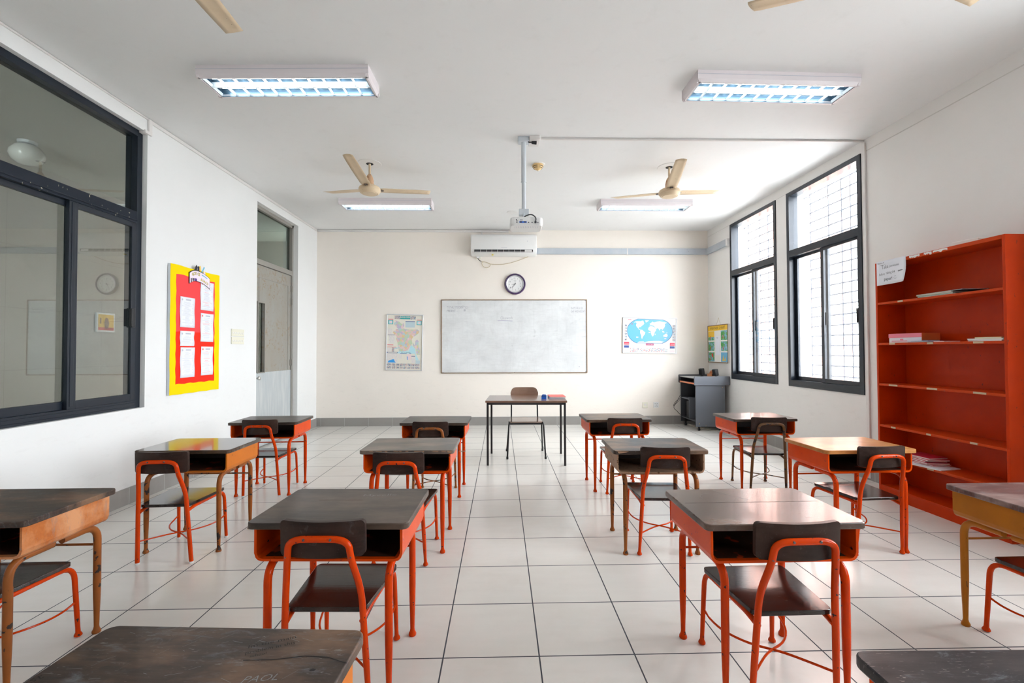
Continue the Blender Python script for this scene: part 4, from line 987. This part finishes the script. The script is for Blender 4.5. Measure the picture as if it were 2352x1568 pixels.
    # tall country map; the frame hangs slightly clockwise
    m = empty('country_map', (-1.772, YB, 1.530)); m.rotation_euler = (0, R(1.3), 0)
    Wm, Hm = .333, .515
    fr = MB(L)
    for q in ((-Wm, Wm, Hm-.014, Hm), (-Wm, Wm, -Hm, -Hm+.014), (-Wm, -Wm+.012, -Hm, Hm), (Wm-.012, Wm, -Hm, Hm)): fr.box(*q, 0, .024)
    part('map_frame', fr, M['alu_fr'], m, bevel=.003)
    part('map_sheet', MB(L).box(-Wm+.01, Wm-.01, -Hm+.012, Hm-.012, 0, .012), M['map_paper'], m, smooth=False)
    def U(x, y): return ((x-605)/840*.654, (775-y)/1300*1.02)
    def P_(*a): return [U(a[i], a[i+1]) for i in range(0, len(a), 2)]
    def rc(x0, y0, x1, y1): return P_(x0, y1, x1, y1, x1, y0, x0, y0)
    pm = MB(L); pm.flat = True; z1, z2, z3 = .0124, .0128, .0132
    mats = [M['sea_l'], M['districts'], M['teal'], M['navy'], M['mapred'], M['map_grey'], M['mapblue'], M['pics'], M['print'], M['pink_l'], M['map_paper'], M['ink']]
    pm.poly(P_(450, 1000, 560, 960, 700, 980, 760, 830, 860, 920, 880, 1050, 950, 1180, 880, 1190, 860, 1035, 450, 1035), z1, 0)
    for pg in (P_(375, 250, 430, 285, 465, 285, 510, 330, 545, 345, 570, 320, 590, 365, 575, 440, 600, 455, 640, 470, 560, 520, 540, 560, 470, 500, 440, 450, 400, 410, 350, 350, 350, 320, 385, 300),
               P_(390, 465, 560, 455, 640, 465, 740, 470, 900, 465, 955, 500, 940, 545, 880, 600, 810, 640, 770, 700, 790, 800, 740, 860, 690, 960, 640, 975, 590, 985, 540, 985, 490, 985, 455, 900, 440, 780, 405, 700, 420, 640, 360, 590, 325, 540, 345, 505, 390, 500),
               P_(800, 770, 840, 830, 900, 900, 940, 950, 980, 1060, 900, 1060, 870, 930, 800, 850), P_(860, 740, 900, 700, 935, 740, 940, 860, 970, 950, 975, 1060, 930, 1000, 890, 880, 850, 830)):
        pm.poly(pg, z2, 1)
    for q, mi in (((490, 158, 725, 230), 2), ((360, 150, 488, 230), 7), ((727, 158, 855, 230), 7), ((212, 230, 330, 242), 4), ((880, 240, 998, 252), 4), ((212, 258, 330, 355), 2), ((880, 262, 998, 362), 2), ((228, 268, 315, 342), 0), ((895, 272, 985, 350), 0), ((250, 280, 300, 330), 9), ((920, 285, 965, 335), 9),
                  ((617, 275, 842, 290), 3), ((617, 290, 842, 422), 5), ((205, 455, 303, 582), 8), ((205, 598, 372, 608), 3), ((240, 615, 372, 800), 8), ((200, 832, 345, 845), 4), ((200, 885, 410, 892), 4), ((205, 900, 300, 995), 8), ((310, 895, 365, 998), 7), ((370, 895, 445, 930), 5), ((200, 1002, 447, 1030), 3), ((215, 1008, 435, 1022), 10),
                  ((200, 1040, 447, 1255), 8), ((460, 1040, 660, 1255), 10), ((470, 1050, 545, 1160), 8), ((510, 1030, 665, 1042), 3), ((720, 1030, 770, 1042), 3), ((775, 1090, 862, 1103), 3), ((775, 1103, 862, 1255), 8), ((670, 1050, 765, 1180), 9), ((875, 1190, 980, 1268), 5)): pm.poly(rc(*q), z2, mi)
    pm.poly(P_(220, 1250, 245, 1205, 300, 1190, 345, 1170, 370, 1175, 385, 1220, 412, 1250), z3, 6); pm.poly(P_(670, 1095, 688, 1110, 690, 1170, 700, 1182, 675, 1180), z3, 6)
    for i, (x0, x1) in enumerate(((200, 312), (325, 403), (415, 492), (500, 578), (588, 668), (685, 760), (770, 850), (862, 970))):
        pm.poly(rc(x0, 1272, x1, 1325), z2, 7); pm.poly(rc(x0, 1338, x1, 1388), z2, 7)
    pm.text('BANGLADESH', *U(608, 200), .034, z3, 10, align='CENTER', sx=.85, bold=.01); pm.text('BAY  OF  BENGAL', *U(645, 1018), .018, z3, 11, align='CENTER', sx=1.2)
    part('map_print', pm, mats, m, smooth=False)
    tag(m, 'tall framed map of Bangladesh with coloured districts, left of the whiteboard', 'map')
    # world map
    m = empty('world_map', (2.774, YB, 1.647)); m.rotation_euler = (0, R(.9), 0); Wm, Hm = .508, .333
    fr = MB(L)
    for q in ((-Wm, Wm, Hm-.012, Hm), (-Wm, Wm, -Hm, -Hm+.012), (-Wm, -Wm+.012, -Hm, Hm), (Wm-.012, Wm, -Hm, Hm)): fr.box(*q, 0, .024)
    part('map_frame', fr, M['alu_fr'], m, bevel=.003)
    part('map_sheet', MB(L).box(-Wm+.01, Wm-.01, -Hm+.01, Hm-.01, 0, .012), M['map_paper2'], m, smooth=False)
    def U(x, y): return ((x-1165)/1770*1.0, (785-y)/1170*.655)
    pm = MB(L); pm.flat = True
    mats = [M['sea'], M['land'], M['navy'], M['mapred'], M['wine'], M['pics'], M['print'], M['pink_l'], M['map_grey'], M['map_paper2'], M['ink']]
    oval = [(785, 245), (1590, 262), (1720, 315), (1820, 400), (1890, 510), (1915, 640), (1900, 760), (1830, 870), (1720, 970), (1570, 1045), (760, 1045), (640, 990), (530, 900), (455, 780), (428, 650), (440, 520), (500, 420), (600, 330), (700, 275)]
    oval = [oval[0]]+[(q[0], q[1]) for q in catmull([(x, y, 0) for x, y in oval[1:10]], 4)]+[(q[0], q[1]) for q in catmull([(x, y, 0) for x, y in oval[10:]]+[(785, 245, 0)], 4)][:-1]
    pm.poly([((x-1165)/1770*1.0*1.0+(.006 if x > 1165 else -.006), (785-y)/1170*.655+(.006 if y < 640 else -.006)) for x, y in oval], .0124, 2)
    pm.poly([U(*p) for p in oval], .0128, 0)
    A_ = lambda *a: [U(a[i], a[i+1]) for i in range(0, len(a), 2)]
    for pg in (A_(650, 355, 700, 320, 780, 315, 860, 315, 940, 290, 965, 330, 985, 400, 940, 440, 890, 480, 870, 510, 820, 505, 800, 545, 790, 560, 745, 520, 710, 460, 720, 410, 730, 375, 700, 350, 660, 368), A_(1010, 285, 1140, 280, 1110, 315, 1040, 360, 1025, 320),
               A_(790, 560, 860, 600, 850, 612, 775, 572), A_(860, 600, 920, 600, 970, 650, 1022, 685, 1005, 750, 960, 800, 930, 860, 920, 905, 895, 880, 880, 780, 845, 700, 845, 650),
               A_(1140, 500, 1200, 470, 1290, 490, 1340, 520, 1380, 605, 1330, 680, 1320, 750, 1280, 810, 1245, 812, 1215, 740, 1200, 640, 1130, 610, 1110, 570), A_(1150, 470, 1180, 420, 1160, 395, 1215, 360, 1260, 320, 1300, 350, 1420, 315, 1500, 305, 1620, 330, 1740, 350, 1700, 380, 1660, 390, 1680, 450, 1640, 540, 1600, 560, 1605, 605, 1560, 560, 1520, 560, 1495, 625, 1460, 555, 1410, 540, 1370, 580, 1340, 500, 1290, 460, 1230, 450, 1200, 440),
               A_(1615, 780, 1680, 730, 1730, 715, 1768, 770, 1750, 830, 1710, 840, 1620, 815), A_(1340, 740, 1365, 715, 1360, 760, 1345, 775), A_(760, 1015, 830, 990, 960, 985, 1000, 1010, 1120, 980, 1300, 965, 1480, 960, 1640, 985, 1570, 1035, 780, 1035), A_(1570, 620, 1640, 640, 1660, 680, 1600, 680), A_(1700, 660, 1770, 690, 1750, 700)):
        pm.poly(pg, .0132, 1)
    rc = lambda x0, y0, x1, y1: A_(x0, y1, x1, y1, x1, y0, x0, y0)
    for q, mi in (((505, 1050, 1805, 1200), 6), ((1042, 1052, 1300, 1115), 4), ((315, 1005, 485, 1100), 3), ((1840, 1025, 2003, 1118), 3), ((318, 1125, 480, 1198), 2), ((1840, 1140, 1998, 1212), 2), ((320, 1255, 480, 1330), 7), ((1840, 1275, 1990, 1340), 7), ((1925, 420, 2020, 980), 8), ((445, 255, 555, 270), 3), ((1655, 870, 1720, 905), 7), ((1130, 672, 1190, 695), 7), ((715, 830, 790, 865), 7), ((555, 398, 600, 422), 3)): pm.poly(rc(*q), .0136 if mi not in (6,) else .0126, mi)
    for y in (430, 525, 615, 710, 800, 895): pm.poly(rc(340, y, 412, y+60), .013, 5); pm.poly(rc(1928, y-5, 2018, y+70), .014, 5)
    for i in range(34):
        for j in range(4): pm.poly(rc(522+i*37, 1215+j*31, 545+i*37, 1233+j*31), .013, random.choice([3, 2, 5, 7, 8]))
    pm.text('WORLD MAP', *U(1171, 1096), .0215, .0155, 9, align='CENTER', bold=.01); pm.text('WORLD MAP', *U(400, 1068), .0135, .0155, 9, align='CENTER', bold=.01); pm.text('WORLD MAP', *U(1921, 1088), .0135, .0155, 9, align='CENTER', bold=.01)
    part('map_print', pm, mats, m, smooth=False)
    tag(m, 'framed blue world map right of the whiteboard', 'map')
backwall()

# ------------------------------------------------------------------ things on the side walls
def sidewalls():
    # weather chart hanging on the right wall
    o = empty('weather_chart', (XR-.001, 8.062, 1.482)); L = plane((0, 0, 0), (0, -1, 0), (0, 0, 1)); w_, h = .378, .338
    part('backing', MB(L).box(-w_, w_, -h, h, .0, .03), M['paper_w'], o, bevel=.002)
    f = MB(L)
    for q in ((-w_, w_, h-.014, h), (-w_, w_, -h, -h+.014), (-w_, -w_+.014, -h, h), (w_-.014, w_, -h, h)): f.box(*q, .03, .036)
    part('frame', f, M['brown_fr'], o, bevel=.002)
    p = MB(L); p.flat = True; Z = .0305
    p.box(-w_+.014, w_-.014, h-.10, h-.014, Z-.0004, Z, 0)
    for j, y in enumerate((.065, -.125, -.318)):
        for i, x in enumerate((-.355, .125)):
            hh = .165; p.box(x, x+.235, y, y+hh, Z-.0003, Z+.0003, 1)
            if (i, j) == (0, 0): p.box(x, x+.235, y+.06, y+hh, Z, Z+.0008, 0)
            if (i, j) == (1, 2): p.box(x, x+.235, y, y+hh, Z, Z+.0008, 4); p.prism([(x+.05, y+.02), (x+.11, y+.02), (x+.08, y+.12)], Z, Z+.0012, 0); p.prism([(x+.12, y+.02), (x+.17, y+.02), (x+.15, y+.09)], Z, Z+.0012, 0)
            if (i, j) != (1, 2): p.box(x+.07, x+.09, y+.02, y+.08, Z, Z+.0012, 2)
            if i == 0 and j == 2: p.prism([(x+.13, y+.09), (x+.19, y+.07), (x+.18, y+.15), (x+.12, y+.14)], Z, Z+.0014, 2)
            if j < 2 and i == 1: p.prism([(x+.05+.05*math.cos(k*.6), y+.11+.035*math.sin(k*.6)) for k in range(10)], Z, Z+.001, 3)
    p.box(-.075, .085, -.2, .135, Z, Z+.0015, 5); p.text('MAY', .0, .095, .03, Z+.002, 6, align='CENTER')
    p.text('WEATHER  CHART', 0, h-.078, .066, Z+.002, 6, align='CENTER', sx=1.0, bold=-.01)
    part('artwork', p, [M['yelp'], M['scene'], M['redp'], M['leaf'], M['skyp'], M['paper'], M['ink']], o, smooth=False)
    part('hanging_string', MB(L).tube([(-.09, h-.01, .012), (-.005, h+.115, .006), (.085, h-.01, .012)], .0022, 6).tube([(-.005, h+.12, .0), (-.005, h+.12, .012)], .006, 8), M['label'], o)
    tag(o, 'yellow and green weather chart board hanging beside the far right window', 'chart')
    # notice board on the left wall
    o = empty('notice_board', (XL+.002, 5.115, 1.605)); L = plane((0, 0, 0), (0, 1, 0), (0, 0, 1)); w_, h = .405, .672
    part('board', MB(L).box(-w_, w_, -h, h, 0, .028), M['grey_pole'], o, bevel=.002)
    def wavy(x0, x1, y0, y1, amp, n=14):
        P = []
        for k in range(n+1): P.append((x0+(x1-x0)*k/n, y0+amp*math.sin(k*1.7)))
        for k in range(1, n): P.append((x1+amp*math.sin(k*1.3), y0+(y1-y0)*k/n))
        for k in range(n+1): P.append((x1+(x0-x1)*k/n, y1+amp*math.sin(k*1.1+1)))
        for k in range(1, n): P.append((x0+amp*math.sin(k*1.5+2), y1+(y0-y1)*k/n))
        return P
    part('border_paper', MB(L).prism(wavy(-w_, w_-.002, -h, h, .003), .028, .0295), M['paper_y'], o, smooth=False)
    part('backing_card', MB(L).prism(wavy(-.322, .312, -.565, -.02, .004), .0295, .031).prism(wavy(-.322, .312, -.05, .578, .004), .0295, .0306, 1), [M['paper_r'], M['paper_p']], o, smooth=False)
    cy, cz = 5.115, 1.605; random.seed(11)
    papers = [(4.846, 5.073, 1.634, 1.956, 'grey', 'printed list on the notice board, upper left'), (5.168, 5.398, 1.842, 2.166, 'red', 'printed timetable on the notice board, top right'), (5.172, 5.398, 1.488, 1.807, 'red', 'printed timetable on the notice board, middle right'),
              (4.849, 5.069, 1.436, 1.596, 'grey', 'half-size printed notice on the notice board, left'), (4.856, 5.078, 1.102, 1.422, 'grey', 'curled printed notice at the bottom left of the notice board'), (5.184, 5.395, 1.11, 1.432, 'red', 'printed timetable on the notice board, bottom right')]
    for ya, yb, za, zb, kind, lb in papers:
        n = empty('notice', (XL+.0345, (ya+yb)/2, (za+zb)/2)); a, b = (yb-ya)/2, (zb-za)/2
        vs = []; C_, R_ = 6, 10
        for j in range(R_+1):
            for i in range(C_+1):
                u = -a+2*a*i/C_; v = -b+2*b*j/R_; vs.append((u+.003*math.sin(j*.9+i), v, .001+.0012*(1+math.sin(i*1.1+j*.7))))
        fs = [(j*(C_+1)+i, j*(C_+1)+i+1, (j+1)*(C_+1)+i+1, (j+1)*(C_+1)+i) for j in range(R_) for i in range(C_)]
        sh = part('sheet', MB(L).add(vs, fs), M['paper'], n); sm = sh.modifiers.new('thickness', 'SOLIDIFY'); sm.thickness = .0005; sm.offset = -1
        t = MB(L); t.flat = True; Z = .0046; y = b-.02
        t.poly([(-a+.03+.012*math.cos(k), b-.03+.012*math.sin(k)) for k in range(6)], Z, 1 if kind == 'red' else 0)
        t.box(-.03, .05, b-.035, b-.02, Z, Z+.0002, 0)
        y = b-.055
        while y > -b+.02:
            l = random.uniform(.3, .8)*a; c_ = random.choice([0, 0, 0, 1]) if kind == 'red' else 0
            t.box(-l, l*random.uniform(.3, 1), y, y+.0022, Z, Z+.0002, c_)
            if random.random() < .6: t.box(a*.6, a*.78, y, y+.0022, Z, Z+.0002, 0)
            y -= random.uniform(.009, .014)
        part('printed_text', t, [M['ink_f'], M['ink_r']], n, smooth=False); tag(n, lb, 'notice')
    bn = empty('banner_cutout', (XL+.040, 5.145, 2.18)); P = []
    def arc(u, dv): return (u, .045-.55*(u+.03)**2+dv)
    n_ = 12; us = [-.165+.335*k/n_ for k in range(n_+1)]
    def curve(u, up): 
        base = .03-1.1*(u+.055)**2 if u > -.055 else .03-3.2*(u+.055)**2
        return (u, base+(.052 if up else -.058))
    pts = [curve(u, True) for u in us]+[curve(u, False) for u in us[::-1]]
    part('banner_base', MB(L).prism([(x*1.035, y*1.06+(.003 if k < n_+1 else -.003)) for k, (x, y) in enumerate(pts)], 0, .002).prism(pts, .002, .003, 1), [M['black'], M['banner']], bn, smooth=False)
    t = MB(L); t.flat = True; Z = .0036
    for k, ch in enumerate('NOTICE'):
        u = -.135+k*.023; x, y = curve(u+.008, True); t.text(ch, u, y-.045, .042, Z, 1, bold=.04); t.text(ch, u, y-.045, .042, Z+.0003, 0, bold=.0)
    for k, ch in enumerate('BOARD'):
        u = .010+k*.026; x, y = curve(u+.008, True); t.text(ch, u, y-.088, .036, Z, 1, rot=R(-20-k*2), bold=.05); t.text(ch, u, y-.088, .036, Z+.0003, 0, rot=R(-20-k*2), bold=.01)
    P = [curve(.03+.012*k, True) for k in range(9)]; t.add([(x, y-.018, Z) for x, y in P]+[(x, y-.03, Z) for x, y in P[::-1]], [tuple(range(18))], 3)
    t.box(-.15, -.135, -.055, -.01, Z, Z+.0002, 2); t.box(-.125, -.10, -.035, -.005, Z, Z+.0002, 4); t.box(-.095, -.05, -.03, -.003, Z, Z+.0002, 5)
    part('banner_lettering', t, [M['yel'], M['ink'], M['ink'], M['sea'], M['ink'], M['purp_p']], bn, smooth=False)
    q = MB(L)
    q.prism([(-.09, .08), (-.055, .08), (-.04, .12), (-.05, .15), (-.07, .13)], 0, .002, 0); q.prism([(-.04, .08), (-.015, .08), (-.01, .135), (-.035, .14)], 0, .002, 0); q.prism([(0, .075), (.02, .075), (.01, .15), (-.01, .14)], 0, .002, 1)
    q.prism([(.022, .075), (.035, .07), (.085, .14), (.07, .15)], 0, .002, 2); q.prism([(.05, .06), (.09, .03), (.095, .08), (.07, .10)], 0, .002, 3)
    part('stationery_cutouts', q, [M['ink'], M['yelp'], M['sea'], M['banner']], bn, smooth=False)
    tag(bn, 'curved pink paper banner with yellow letters at the top of the notice board', 'banner')
    tag(o, 'tall notice board with yellow border and red backing on the left wall', 'notice board')
    # light switches
    for k, (z0, z1) in enumerate(((1.570, 1.662), (1.470, 1.562))):
        s_ = empty('switch_plate', (XL, 5.949, (z0+z1)/2)); part('plate', MB(L).box(-.138, .138, -.045, .045, 0, .012), M['cream_pl'], s_, bevel=.003)
        q = MB(L)
        for i in range(7): q.box(-.115+i*.036, -.10+i*.036, -.012, .006, .012, .0145)
        part('rockers', q, M['white_pl'], s_, bevel=.001); q = MB(L)
        for i in range(6): q.box(-.112+i*.041, -.107+i*.041, -.02, -.014, .012, .0128)
        part('marks', q, M['ink_f'], s_, smooth=False)
        tag(s_, 'cream light switch panel by the door, %s of the two' % ('upper' if k == 0 else 'lower'), 'switch')
sidewalls()

# ------------------------------------------------------------------ ceiling things
def light_fixture(x0, x1, y0, y1, label, rz=0):
    r = empty('ceiling_light', ((x0+x1)/2, (y0+y1)/2, ZC), R(rz)); a, b, H = (x1-x0)/2, (y1-y0)/2, .095
    hs = MB(); e = .018
    hs.box(-a+.014, a-.014, -b+.014, b-.014, -.012, -.001)
    for s_ in (-1, 1):
        P = [(s_*b, 0), (s_*b, -.068), (s_*(b-.012), -H), (s_*(b-.026), -H), (s_*(b-.030), -.08), (s_*(b-.014), -.03), (s_*(b-.014), 0)]
        T = Matrix(((0, 0, 1, 0), (1, 0, 0, 0), (0, 1, 0, 0), (0, 0, 0, 1))); hs.prism(P, -a, a, T=T)
        Q = [(s_*a, 0), (s_*a, -.068), (s_*(a-.012), -H), (s_*(a-.026), -H), (s_*(a-.014), -.03), (s_*(a-.014), 0)]
        T = Matrix(((1, 0, 0, 0), (0, 0, 1, 0), (0, 1, 0, 0), (0, 0, 0, 1))); hs.prism(Q, -b+.002, b-.002, T=T)
    hs.box(-a-.001, a+.001, -b-.0015, -b, -.032, -.029, 1)
    part('housing', hs, [M['lamp_h'], M['ink_f']], r, smooth=False)
    rf = MB(); n = 8
    for c in (-.066, .066):
        P = [(c+.064*math.cos(R(180*k/n)), -.05+.034*math.sin(R(180*k/n))) for k in range(n+1)]
        rf.add([(x, p[0], p[1]) for x in (-a+.03, a-.03) for p in P], [(k, k+1, n+2+k, n+1+k) for k in range(n)])
    for s_ in (-1, 1): rf.box(-a+.03, a-.03, s_*(b-.028)-.001, s_*(b-.028)+.001, -.092, -.045)
    for s_ in (-1, 1): rf.box(s_*(a-.03)-.0005, s_*(a-.03)+.0005, -b+.03, b-.03, -.085, -.014)
    part('reflector', rf, M['mirror'], r)
    lv = MB(); m_ = 11; dx = (2*a-.06)/m_
    for k in range(m_+1):
        x = -a+.03+dx*k; x = min(max(x, -a+.034), a-.034)
        for c in (-.066, .066):
            lv.add([(x-.008, c-.062, -.068), (x-.001, c-.062, -.09), (x-.001, c+.062, -.09), (x-.008, c+.062, -.068), (x+.008, c-.062, -.068), (x+.001, c-.062, -.09), (x+.001, c+.062, -.09), (x+.008, c+.062, -.068)], [(0, 1, 2, 3), (4, 7, 6, 5), (1, 5, 6, 2), (0, 3, 7, 4)])
    lv.prism([(-.008, -.05), (.008, -.05), (.003, -.092), (-.003, -.092)], -a+.03, a-.03, T=Matrix(((0, 0, 1, 0), (1, 0, 0, 0), (0, 1, 0, 0), (0, 0, 0, 1))))
    part('louvre', lv, M['louver'], r, smooth=False)
    for c in (-.066, .066):
        t = part('tube', MB().tube([(-.6, c, -.045), (.6, c, -.045)], .013, 12), M['tube'], r)
        part('tube_end', MB().tube([(-.625, c, -.045), (-.6, c, -.045)], .0135, 12).tube([(.6, c, -.045), (.625, c, -.045)], .0135, 12), M['silver'], t)
    tag(r, label, 'ceiling light', 'fluorescent ceiling lights')
light_fixture(-2.375, -1.025, 3.57, 3.88, 'lit fluorescent ceiling light, nearer one on the left', -1.5)
light_fixture(1.575, 2.925, 3.585, 3.895, 'lit fluorescent ceiling light, nearer one on the right', 1.2)
light_fixture(-2.37, -1.015, 6.705, 7.01, 'fluorescent ceiling light behind the left fan')
light_fixture(1.485, 2.86, 6.69, 6.995, 'fluorescent ceiling light behind the right fan')
def blade_mb():
    # pitched curved sheet blade along +x
    n = 12; L0, L1 = .10, .76; vs = []; fs = []
    for i in range(n+1):
        t = i/n; x = L0+(L1-L0)*t; wd = .060+.006*math.sin(t*3.1)-.004*t
        z = .0+.085*t; sk = .0
        if i == 0: wd *= .8
        e = .014 if i == n else 0
        for j in range(5):
            s_ = -1+j*.5; y = s_*wd; cam_ = .006*(1-s_*s_)
            vs.append((x+(.012*s_ if i == n else 0)-(.01*s_*s_ if i == n else 0), y, z+.10*-y*.9+cam_))
    for i in range(n):
        for j in range(4): fs.append((i*5+j, i*5+j+1, (i+1)*5+j+1, (i+1)*5+j))
    return MB().add(vs, fs)
def bracket_mb(): return MB().box(.085, .165, -.018, .018, -.001, .004).tube([(.13, -.01, -.004), (.13, -.01, .006)], .004, 8).tube([(.15, .01, -.004), (.15, .01, .006)], .004, 8)
def fan(x, y, a0, label):
    r = empty('ceiling_fan', (x, y, ZC))
    part('ceiling_plate', MB().lathe([(.135, -.004), (.138, 0)], seg=40), M['white_pl'], r)
    part('hook_hole', MB().lathe([(.042, -.0055), (.042, -.003)], seg=24), M['dark_pl'], r)
    part('down_rod', MB().tube([(0, 0, -.003), (0, 0, -.15)], .0135, 14), M['fan'], r)
    part('canopy', MB().lathe([(.012, -.125), (.022, -.135), (.036, -.16), (.046, -.20), (.048, -.235), (.052, -.26), (.05, -.272)], seg=28), M['fan_rust'], r)
    part('motor', MB().lathe([(.05, -.265), (.09, -.272), (.118, -.288), (.127, -.305), (.128, -.33), (.120, -.338), (.112, -.352), (.095, -.362), (.088, -.360), (.085, -.366), (.03, -.370), (.002, -.370)], seg=44), M['fan'], r)
    for k in range(3):
        b = put('blade', cached('blade', blade_mb), M['fan'], r); b.location = (0, 0, -.302); b.rotation_euler = (0, 0, R(a0+120*k))
        s_ = b.modifiers.new('thickness', 'SOLIDIFY'); s_.thickness = .0025
        put('blade_bracket', cached('blade_bracket', bracket_mb), M['foot_dark'], b, (0, 0, -.003))
    tag(r, label, 'ceiling fan', 'cream ceiling fans')
fan(-1.56, 5.464, 269, 'cream ceiling fan hanging on the left behind the front lights')
fan(2.065, 5.508, 259, 'cream ceiling fan hanging on the right near the windows')
fan(-1.60, 2.15, 96, 'ceiling fan whose single blade tip shows at the top left edge')
fan(2.10, 2.2, 146, 'ceiling fan whose blade tips show at the top right edge')

def projector():
    x, y = .246, 4.785
    r = empty('projector', (x, y, ZC))
    part('ceiling_bracket', MB().box(-.055, .055, -.045, .045, -.045, 0).box(-.062, .062, -.062, .062, -.006, 0).box(-.05, .05, .045, .09, -.03, 0), M['grey_pole'], r, bevel=.004)
    part('pole', MB().tube([(0, 0, -.03), (0, 0, -.47)], .0255, 24).lathe([(.005, 0), (.005, .06)], T=Matrix.Translation((.03, 0, -.465)) @ Matrix.Rotation(-math.pi/2, 4, 'Y'), seg=10), M['grey_pole'], r)
    part('lower_pole', MB().tube([(0, 0, -.46), (0, 0, -.76)], .021, 24), M['grey_pole'], r)
    part('tilt_bracket', MB().box(-.052, .052, -.03, .03, -.82, -.755).box(-.06, .12, -.04, .04, -.865, -.855).box(-.01, .01, -.036, .036, -.856, -.8), M['grey_pole'], r, bevel=.003)
    bx = .022; H0, H1 = -.955, -.868
    P = rrect(-.17, .17, -.13, .16, .045, 7)
    bm = MB(); n = len(P)
    rings = []
    for (z, sc) in ((H1, .93), (H1-.006, .975), (H1-.02, .995), (H0+.03, 1), (H0+.012, .985), (H0, .93)): rings.append([(bx+p[0]*sc, p[1]*sc, z) for p in P])
    bm.loft(rings); body = part('projector_body', bm, M['white_pl'], r)
    pn = MB(); yy = -.131
    pn.box(bx-.125, bx+.135, yy-.003, yy+.01, -.935, -.885, 0)
    part('rear_panel', pn, M['white_pl'], body)
    q = MB(); y0 = yy-.0045
    q.box(bx-.075, bx+.0, y0, yy, -.932, -.915, 0)
    for u in (-.06, -.018): q.box(bx+u-.012, bx+u+.012, y0-.002, yy, -.929, -.918, 1)
    for u, v in ((.02, -.927), (.055, -.927), (-.1, -.927), (-.1, -.912), (-.105, -.898), (.115, -.927)): q.box(bx+u-.006, bx+u+.006, y0, yy, v-.004, v+.004, 1)
    q.box(bx-.07, bx-.04, y0, yy, -.906, -.900, 1); q.tube([(bx+.09, y0-.012, -.925), (bx+.09, yy, -.925)], .011, 12, 1)
    part('ports', q, [M['blue'], M['ink']], body)
    g = MB()
    for k in range(14): g.box(bx-.12+k*.018, bx-.117+k*.018, -.09, -.02, H0-.0008, H0+.001)
    part('vents', g, M['ink_f'], body)
    part('lens', MB().tube([(bx+.09, .15, -.91), (bx+.09, .175, -.91)], .033, 24), M['black'], body)
    part('video_cable', MB().tube(catmull([(bx-.03, -.02, -.858), (bx-.01, -.07, -.845), (bx+.04, -.12, -.842), (bx+.075, -.15, -.865), (bx+.092, -.16, -.895), (bx+.09, -.15, -.922)], 7), .006, 8), M['black_pl'], r)
    tag(r, 'white projector hanging from a grey ceiling pole', 'projector')
    j = empty('junction_box', (.36, 4.80, ZC)); part('box_body', MB().box(-.055, .055, -.09, .09, -.04, 0), M['trunk'], j, bevel=.003)
    part('black_plug', MB().tube([(-.03, -.035, -.052), (.02, -.03, -.052)], [.014, .019], 14).tube(catmull([(-.03, -.035, -.052), (-.06, -.04, -.05), (-.072, -.03, -.03)], 5), .006, 8), M['black_pl'], j)
    tag(j, 'small white ceiling junction box with a black plug by the projector mount', 'junction box')
    s_ = empty('smoke_detector', (.452, 5.46, ZC)); part('base', MB().lathe([(.082, -.006), (.085, 0)], seg=36), M['white_pl'], s_)
    part('detector_head', MB().lathe([(.066, -.004), (.068, -.02), (.060, -.032), (.052, -.046), (.036, -.058), (.018, -.066), (.012, -.075), (.002, -.076)], seg=36), M['det'], s_)
    q = MB()
    for rr, z in ((.062, -.030), (.050, -.047)):
        for k in range(4):
            P = [(rr*1.012*math.cos(R(a)), rr*1.012*math.sin(R(a)), z) for a in range(k*90+8, k*90+83, 8)]; q.tube(P, .0032, 6)
    part('slots', q, M['dark_pl'], s_); part('sensor_tip', MB().lathe([(.012, -.074), (.010, -.084), (.002, -.086)], seg=16), M['chrome'], s_)
    tag(s_, 'yellowed round smoke detector on the ceiling beside the projector pole', 'smoke detector')
    d = tag(part('ceiling_cover', MB().lathe([(.06, -.006), (.085, -.004), (.088, 0)], (.19, 7.37, ZC), 36), M['white_pl']), 'flat white round cover plate on the ceiling behind the projector', 'cover plate')
projector()

# ------------------------------------------------------------------ outdoors
def outside():
    slab('ground_outside', XR+.25, 40, -20, 40, -.4, -.2, plain('concrete_yard', (.5, .49, .47), .8))
    slab('wall_neighbour', 7.6, 8.0, 10.1, 24, -.4, 7.5, M['brick'])
outside()
